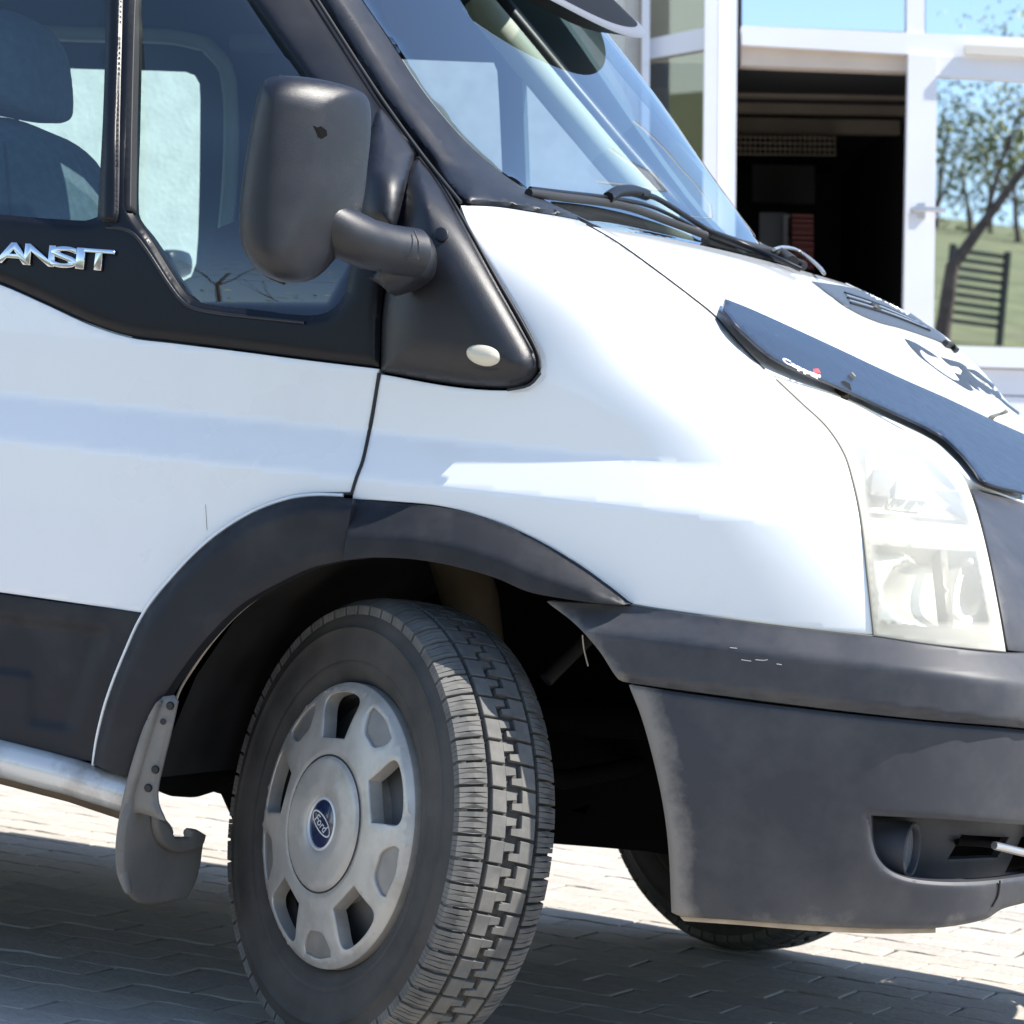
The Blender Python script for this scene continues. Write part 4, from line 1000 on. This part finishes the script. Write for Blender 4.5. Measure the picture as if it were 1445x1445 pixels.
# interior of the shop
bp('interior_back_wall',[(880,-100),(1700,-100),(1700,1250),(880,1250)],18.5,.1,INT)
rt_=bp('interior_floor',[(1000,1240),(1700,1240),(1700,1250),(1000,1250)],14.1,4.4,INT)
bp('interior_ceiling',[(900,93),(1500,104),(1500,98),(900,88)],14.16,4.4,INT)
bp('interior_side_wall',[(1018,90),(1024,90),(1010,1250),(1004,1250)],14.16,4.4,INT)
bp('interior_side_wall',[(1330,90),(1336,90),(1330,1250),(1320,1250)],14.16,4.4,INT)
for k,(va,vb) in enumerate(((119,136),(142,158),(165,186))):
    bp('ceiling_beam',[(1030,va),(1290,va+5),(1290,vb+4),(1030,vb)],15.0+.35*k,.08,BEAM)
for i in range(22): bp('mesh_bar',[(1030+i*7,190),(1032+i*7,190),(1032+i*7,219),(1030+i*7,219)],15.6,.01,BEAM)
for i in range(4): bp('mesh_bar',[(1030,192+i*8),(1180,194+i*8),(1180,196+i*8),(1030,194+i*8)],15.58,.01,BEAM)
bp('interior_panel',[(1062,232),(1150,234),(1150,288),(1062,286)],16.2,.05,mat('panel_dim_grey',(.07,.065,.065),.8))
bp('interior_door',[(1072,300),(1112,300),(1112,480),(1072,480)],15.8,.05,mat('grey_interior_door',(.16,.17,.19),.6))
bp('interior_post',[(1106,303),(1117,303),(1117,480),(1106,480)],15.7,.05,mat('pale_post',(.5,.5,.52),.6))
for i in range(4):
    cr=thing('plastic_crate','red plastic crate in the open doorway, %s'%('topmost of the stack','second from the top of the stack','third from the top of the stack','lowest of the stack')[i],'crate',tuple(at(1133,318+i*24,15.5)),'red crates stacked in the shop')
    RED=mat('red_plastic',(.26,.05,.035),.5)
    for j in range(3):
        o=prism('crate_slat',[(1118,302+i*24+j*7),(1148,303+i*24+j*7),(1148,307+i*24+j*7),(1118,306+i*24+j*7)],15.4,.25,RED); o.parent=cr; o.matrix_parent_inverse=Matrix.Translation(cr.location).inverted()
    o=prism('crate_floor',[(1118,322+i*24),(1148,323+i*24),(1148,325+i*24),(1118,324+i*24)],15.4,.3,RED); o.parent=cr; o.matrix_parent_inverse=Matrix.Translation(cr.location).inverted()
cu=prism('curtain',[(900,-500),(1000,-500),(1000,1200),(900,1200)],14.9,.02,CURT); tag(cu,'beige patterned curtain hanging behind the narrow bay window left of the doorway','curtain')
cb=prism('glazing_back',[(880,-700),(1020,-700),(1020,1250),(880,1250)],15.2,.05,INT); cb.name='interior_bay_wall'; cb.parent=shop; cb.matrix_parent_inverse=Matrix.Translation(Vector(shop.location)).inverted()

# ------------------------------------------------------------------ what stands behind the photographer (seen in the reflections)
V=[];F=[]
Bd=-np.array([CF[0],CF[1],0]); Bd/=np.linalg.norm(Bd); Rt=np.array([Bd[1],-Bd[0],0])
rows=[(8,-.05),(14,1.0),(24,3.6),(40,6.6),(70,11.0),(110,16.2),(160,21.5),(230,23)]
def terr(p):
    s_=float((np.array(p)-CAM)@Bd); return float(np.interp(s_,[r[0] for r in rows],[r[1] for r in rows])) if s_>8 else 0.
XS=np.linspace(-220,220,56)
for s,z in rows:
    for x in XS:
        p=CAM+Bd*s+Rt*x; V.append((p[0],p[1],z+ (math.sin(x*.045+1)*.03+math.sin(x*.11)*.015)*max(s-14,0)*.35))
n=len(XS)
for i in range(len(rows)-1):
    for k in range(n-1): F.append((i*n+k,i*n+k+1,(i+1)*n+k+1,(i+1)*n+k))
struct(link('meadow_hill',V,F,GRASS))
BARK=mat('tree_bark',(.12,.09,.07),.9,noise=(12,.3)); LEAF=mat('spring_leaves',(.50,.50,.17),.6,noise=(2,.3)); LEAF2=mat('hedge_leaves',(.15,.17,.07),.8,noise=(1,.35))
def leaves(name,centres,size,m_,parent,per=1):
    V=[];F=[]
    for c in centres:
        for _ in range(per):
            a=rng.normal(0,1,3); a/=np.linalg.norm(a); b=np.cross(a,rng.normal(0,1,3)); b/=np.linalg.norm(b); s=size*rng.uniform(.6,1.3)
            i=len(V); V+=[c-a*s,c+b*s*.5,c+a*s,c-b*s*.5]; F.append((i,i+1,i+2,i+3))
    return link(name,V,F,m_,parent,False)
def grow(root,base,direc,length,r,depth,tips,segs,bend=.35):
    P=[np.array(base,float)]; d=np.array(direc,float); d/=np.linalg.norm(d); R_=[r]
    n=5
    for i in range(n):
        d=d+rng.normal(0,bend/n,3)+np.array([0,0,.03]); d/=np.linalg.norm(d); P.append(P[-1]+d*length/n); R_.append(r*(1-.5*(i+1)/n))
    segs.append((P,R_))
    if depth==0: tips.append(P[-1]); tips.append(P[-2]); tips.append(P[2]); return
    for k in range(3):
        t=rng.integers(2,n+1); dd=d+rng.normal(0,.65,3); grow(root,P[t],dd,length*rng.uniform(.55,.75),R_[t]*.6,depth-1,tips,segs,bend)
def tree(label,name,base,direc,length,r,depth,leafsize,nl,m_,spread,group=None,bend=.35):
    t=thing(name,label,'tree',tuple(map(float,base)),group); tips=[];segs=[]
    grow(t,(0,0,0),direc,length,r,depth,tips,segs,bend)
    V=[];F=[]
    for P,R_ in segs:
        n=len(P); b=len(V)
        for i in range(n):
            tt=P[min(i+1,n-1)]-P[max(i-1,0)]; tt/=np.linalg.norm(tt); a=np.cross(tt,[.3,.2,1.]); a/=np.linalg.norm(a); bb=np.cross(a,tt)
            for k in range(6): th=k*math.pi/3; V.append(P[i]+R_[i]*(math.cos(th)*a+math.sin(th)*bb))
        for i in range(n-1):
            for k in range(6): k2=(k+1)%6; F.append((b+i*6+k,b+i*6+k2,b+(i+1)*6+k2,b+(i+1)*6+k))
    link('trunk',V,F,BARK,t)
    if nl:
        tips=np.array(tips); c=tips[rng.integers(len(tips),size=nl)]+rng.normal(0,spread,(nl,3)); leaves('crown',c,leafsize,m_,t)
    return t
def mirrored(u,v,dv):     # the place whose mirror image in the shop glass shows at (u,v)
    r=rays(np.array([[u,v]],float))[0]-CF; return CAM+r*dv+CF*(2*D0-dv)
b0=mirrored(1328,480,33); b1=mirrored(1345,360,33); b2=mirrored(1400,290,33); b3=mirrored(1450,190,33)
tr=tree('leaning fruit tree in spring leaf behind the photographer, mirrored in the shop door','fruit_tree',(b1[0],b1[1],b1[2]-.1),b2-b1,1.3,.055,3,.030,1300,LEAF,.30,bend=.25)
tube('lower_trunk',[np.array([b0[0],b0[1],-.1])-b1+[0,0,.1],b0-b1+[0,0,.1],(b0+b1)/2-b1+[0,0,.05],np.array([0,0,.02])],[.10,.08,.068,.058],BARK,tr,10)
for i in range(16):
    p=mirrored(1150+i*36+rng.uniform(-12,12),300,110+rng.uniform(-12,12)); z=terr(p)-.2
    tree('small budding tree on the meadow ridge','ridge_tree',(p[0],p[1],z),(0,0,1),2.0,.10,2,.11,420,LEAF2,.7,'trees along the meadow ridge')
# slatted gate on the slope
gt=mirrored(1376,430,60); gt[2]=max(gt[2],terr(gt)+.9); gate=thing('slatted_gate','dark slatted timber gate on the slope, mirrored low in the shop door','gate',tuple(map(float,gt)))
SLAT=mat('dark_slat',(.03,.035,.035),.7)
for i in range(9):
    z=(4.5-i)*.14; box('slat',(-.46,-.02,z-.035),(.46,.02,z+.035),SLAT,gate)
box('gate_post',(-.54,-.05,-2.2),(-.46,.05,.72),SLAT,gate); box('gate_post',(.46,-.05,-2.2),(.54,.05,.72),SLAT,gate)
# trees mirrored in the side windows of the van
for i,(u,v,L_) in enumerate(((330,400,9.),(80,290,10.),(440,430,8.))):
    P_=cast([(u,v)],Fb,0.)[0]; n_=grad(P_[None],Fb)[0]; d_=(P_-CAM)/np.linalg.norm(P_-CAM); r_=d_-2*(d_@n_)*n_
    q=P_+r_*L_/max(abs(r_[1]),.3); q[2]=min(q[2],4.0)
    tree(['slender bare tree with budding twigs behind the photographer','taller bare tree standing left of the photographer','low bare tree with thin twigs farthest behind the van'][i],'bare_tree',(q[0],q[1],terr(q)-.05),(0,0,1),max(q[2]*.75,1.2),.05,3,.022,260,LEAF,.2)

for i,(x,y,h) in enumerate(((11.5,7.5,2.4),(13.5,3.0,2.8),(12.5,-2.0,2.2))):
    tree(['broad leafy tree ahead of the van, nearest to the shop','tall leafy tree straight ahead of the van','leafy tree ahead of the van on the photographer side'][i],'leafy_tree',(x,y,-.05),(0,0,1),h,.13,3,.10,1500,LEAF2,.5)
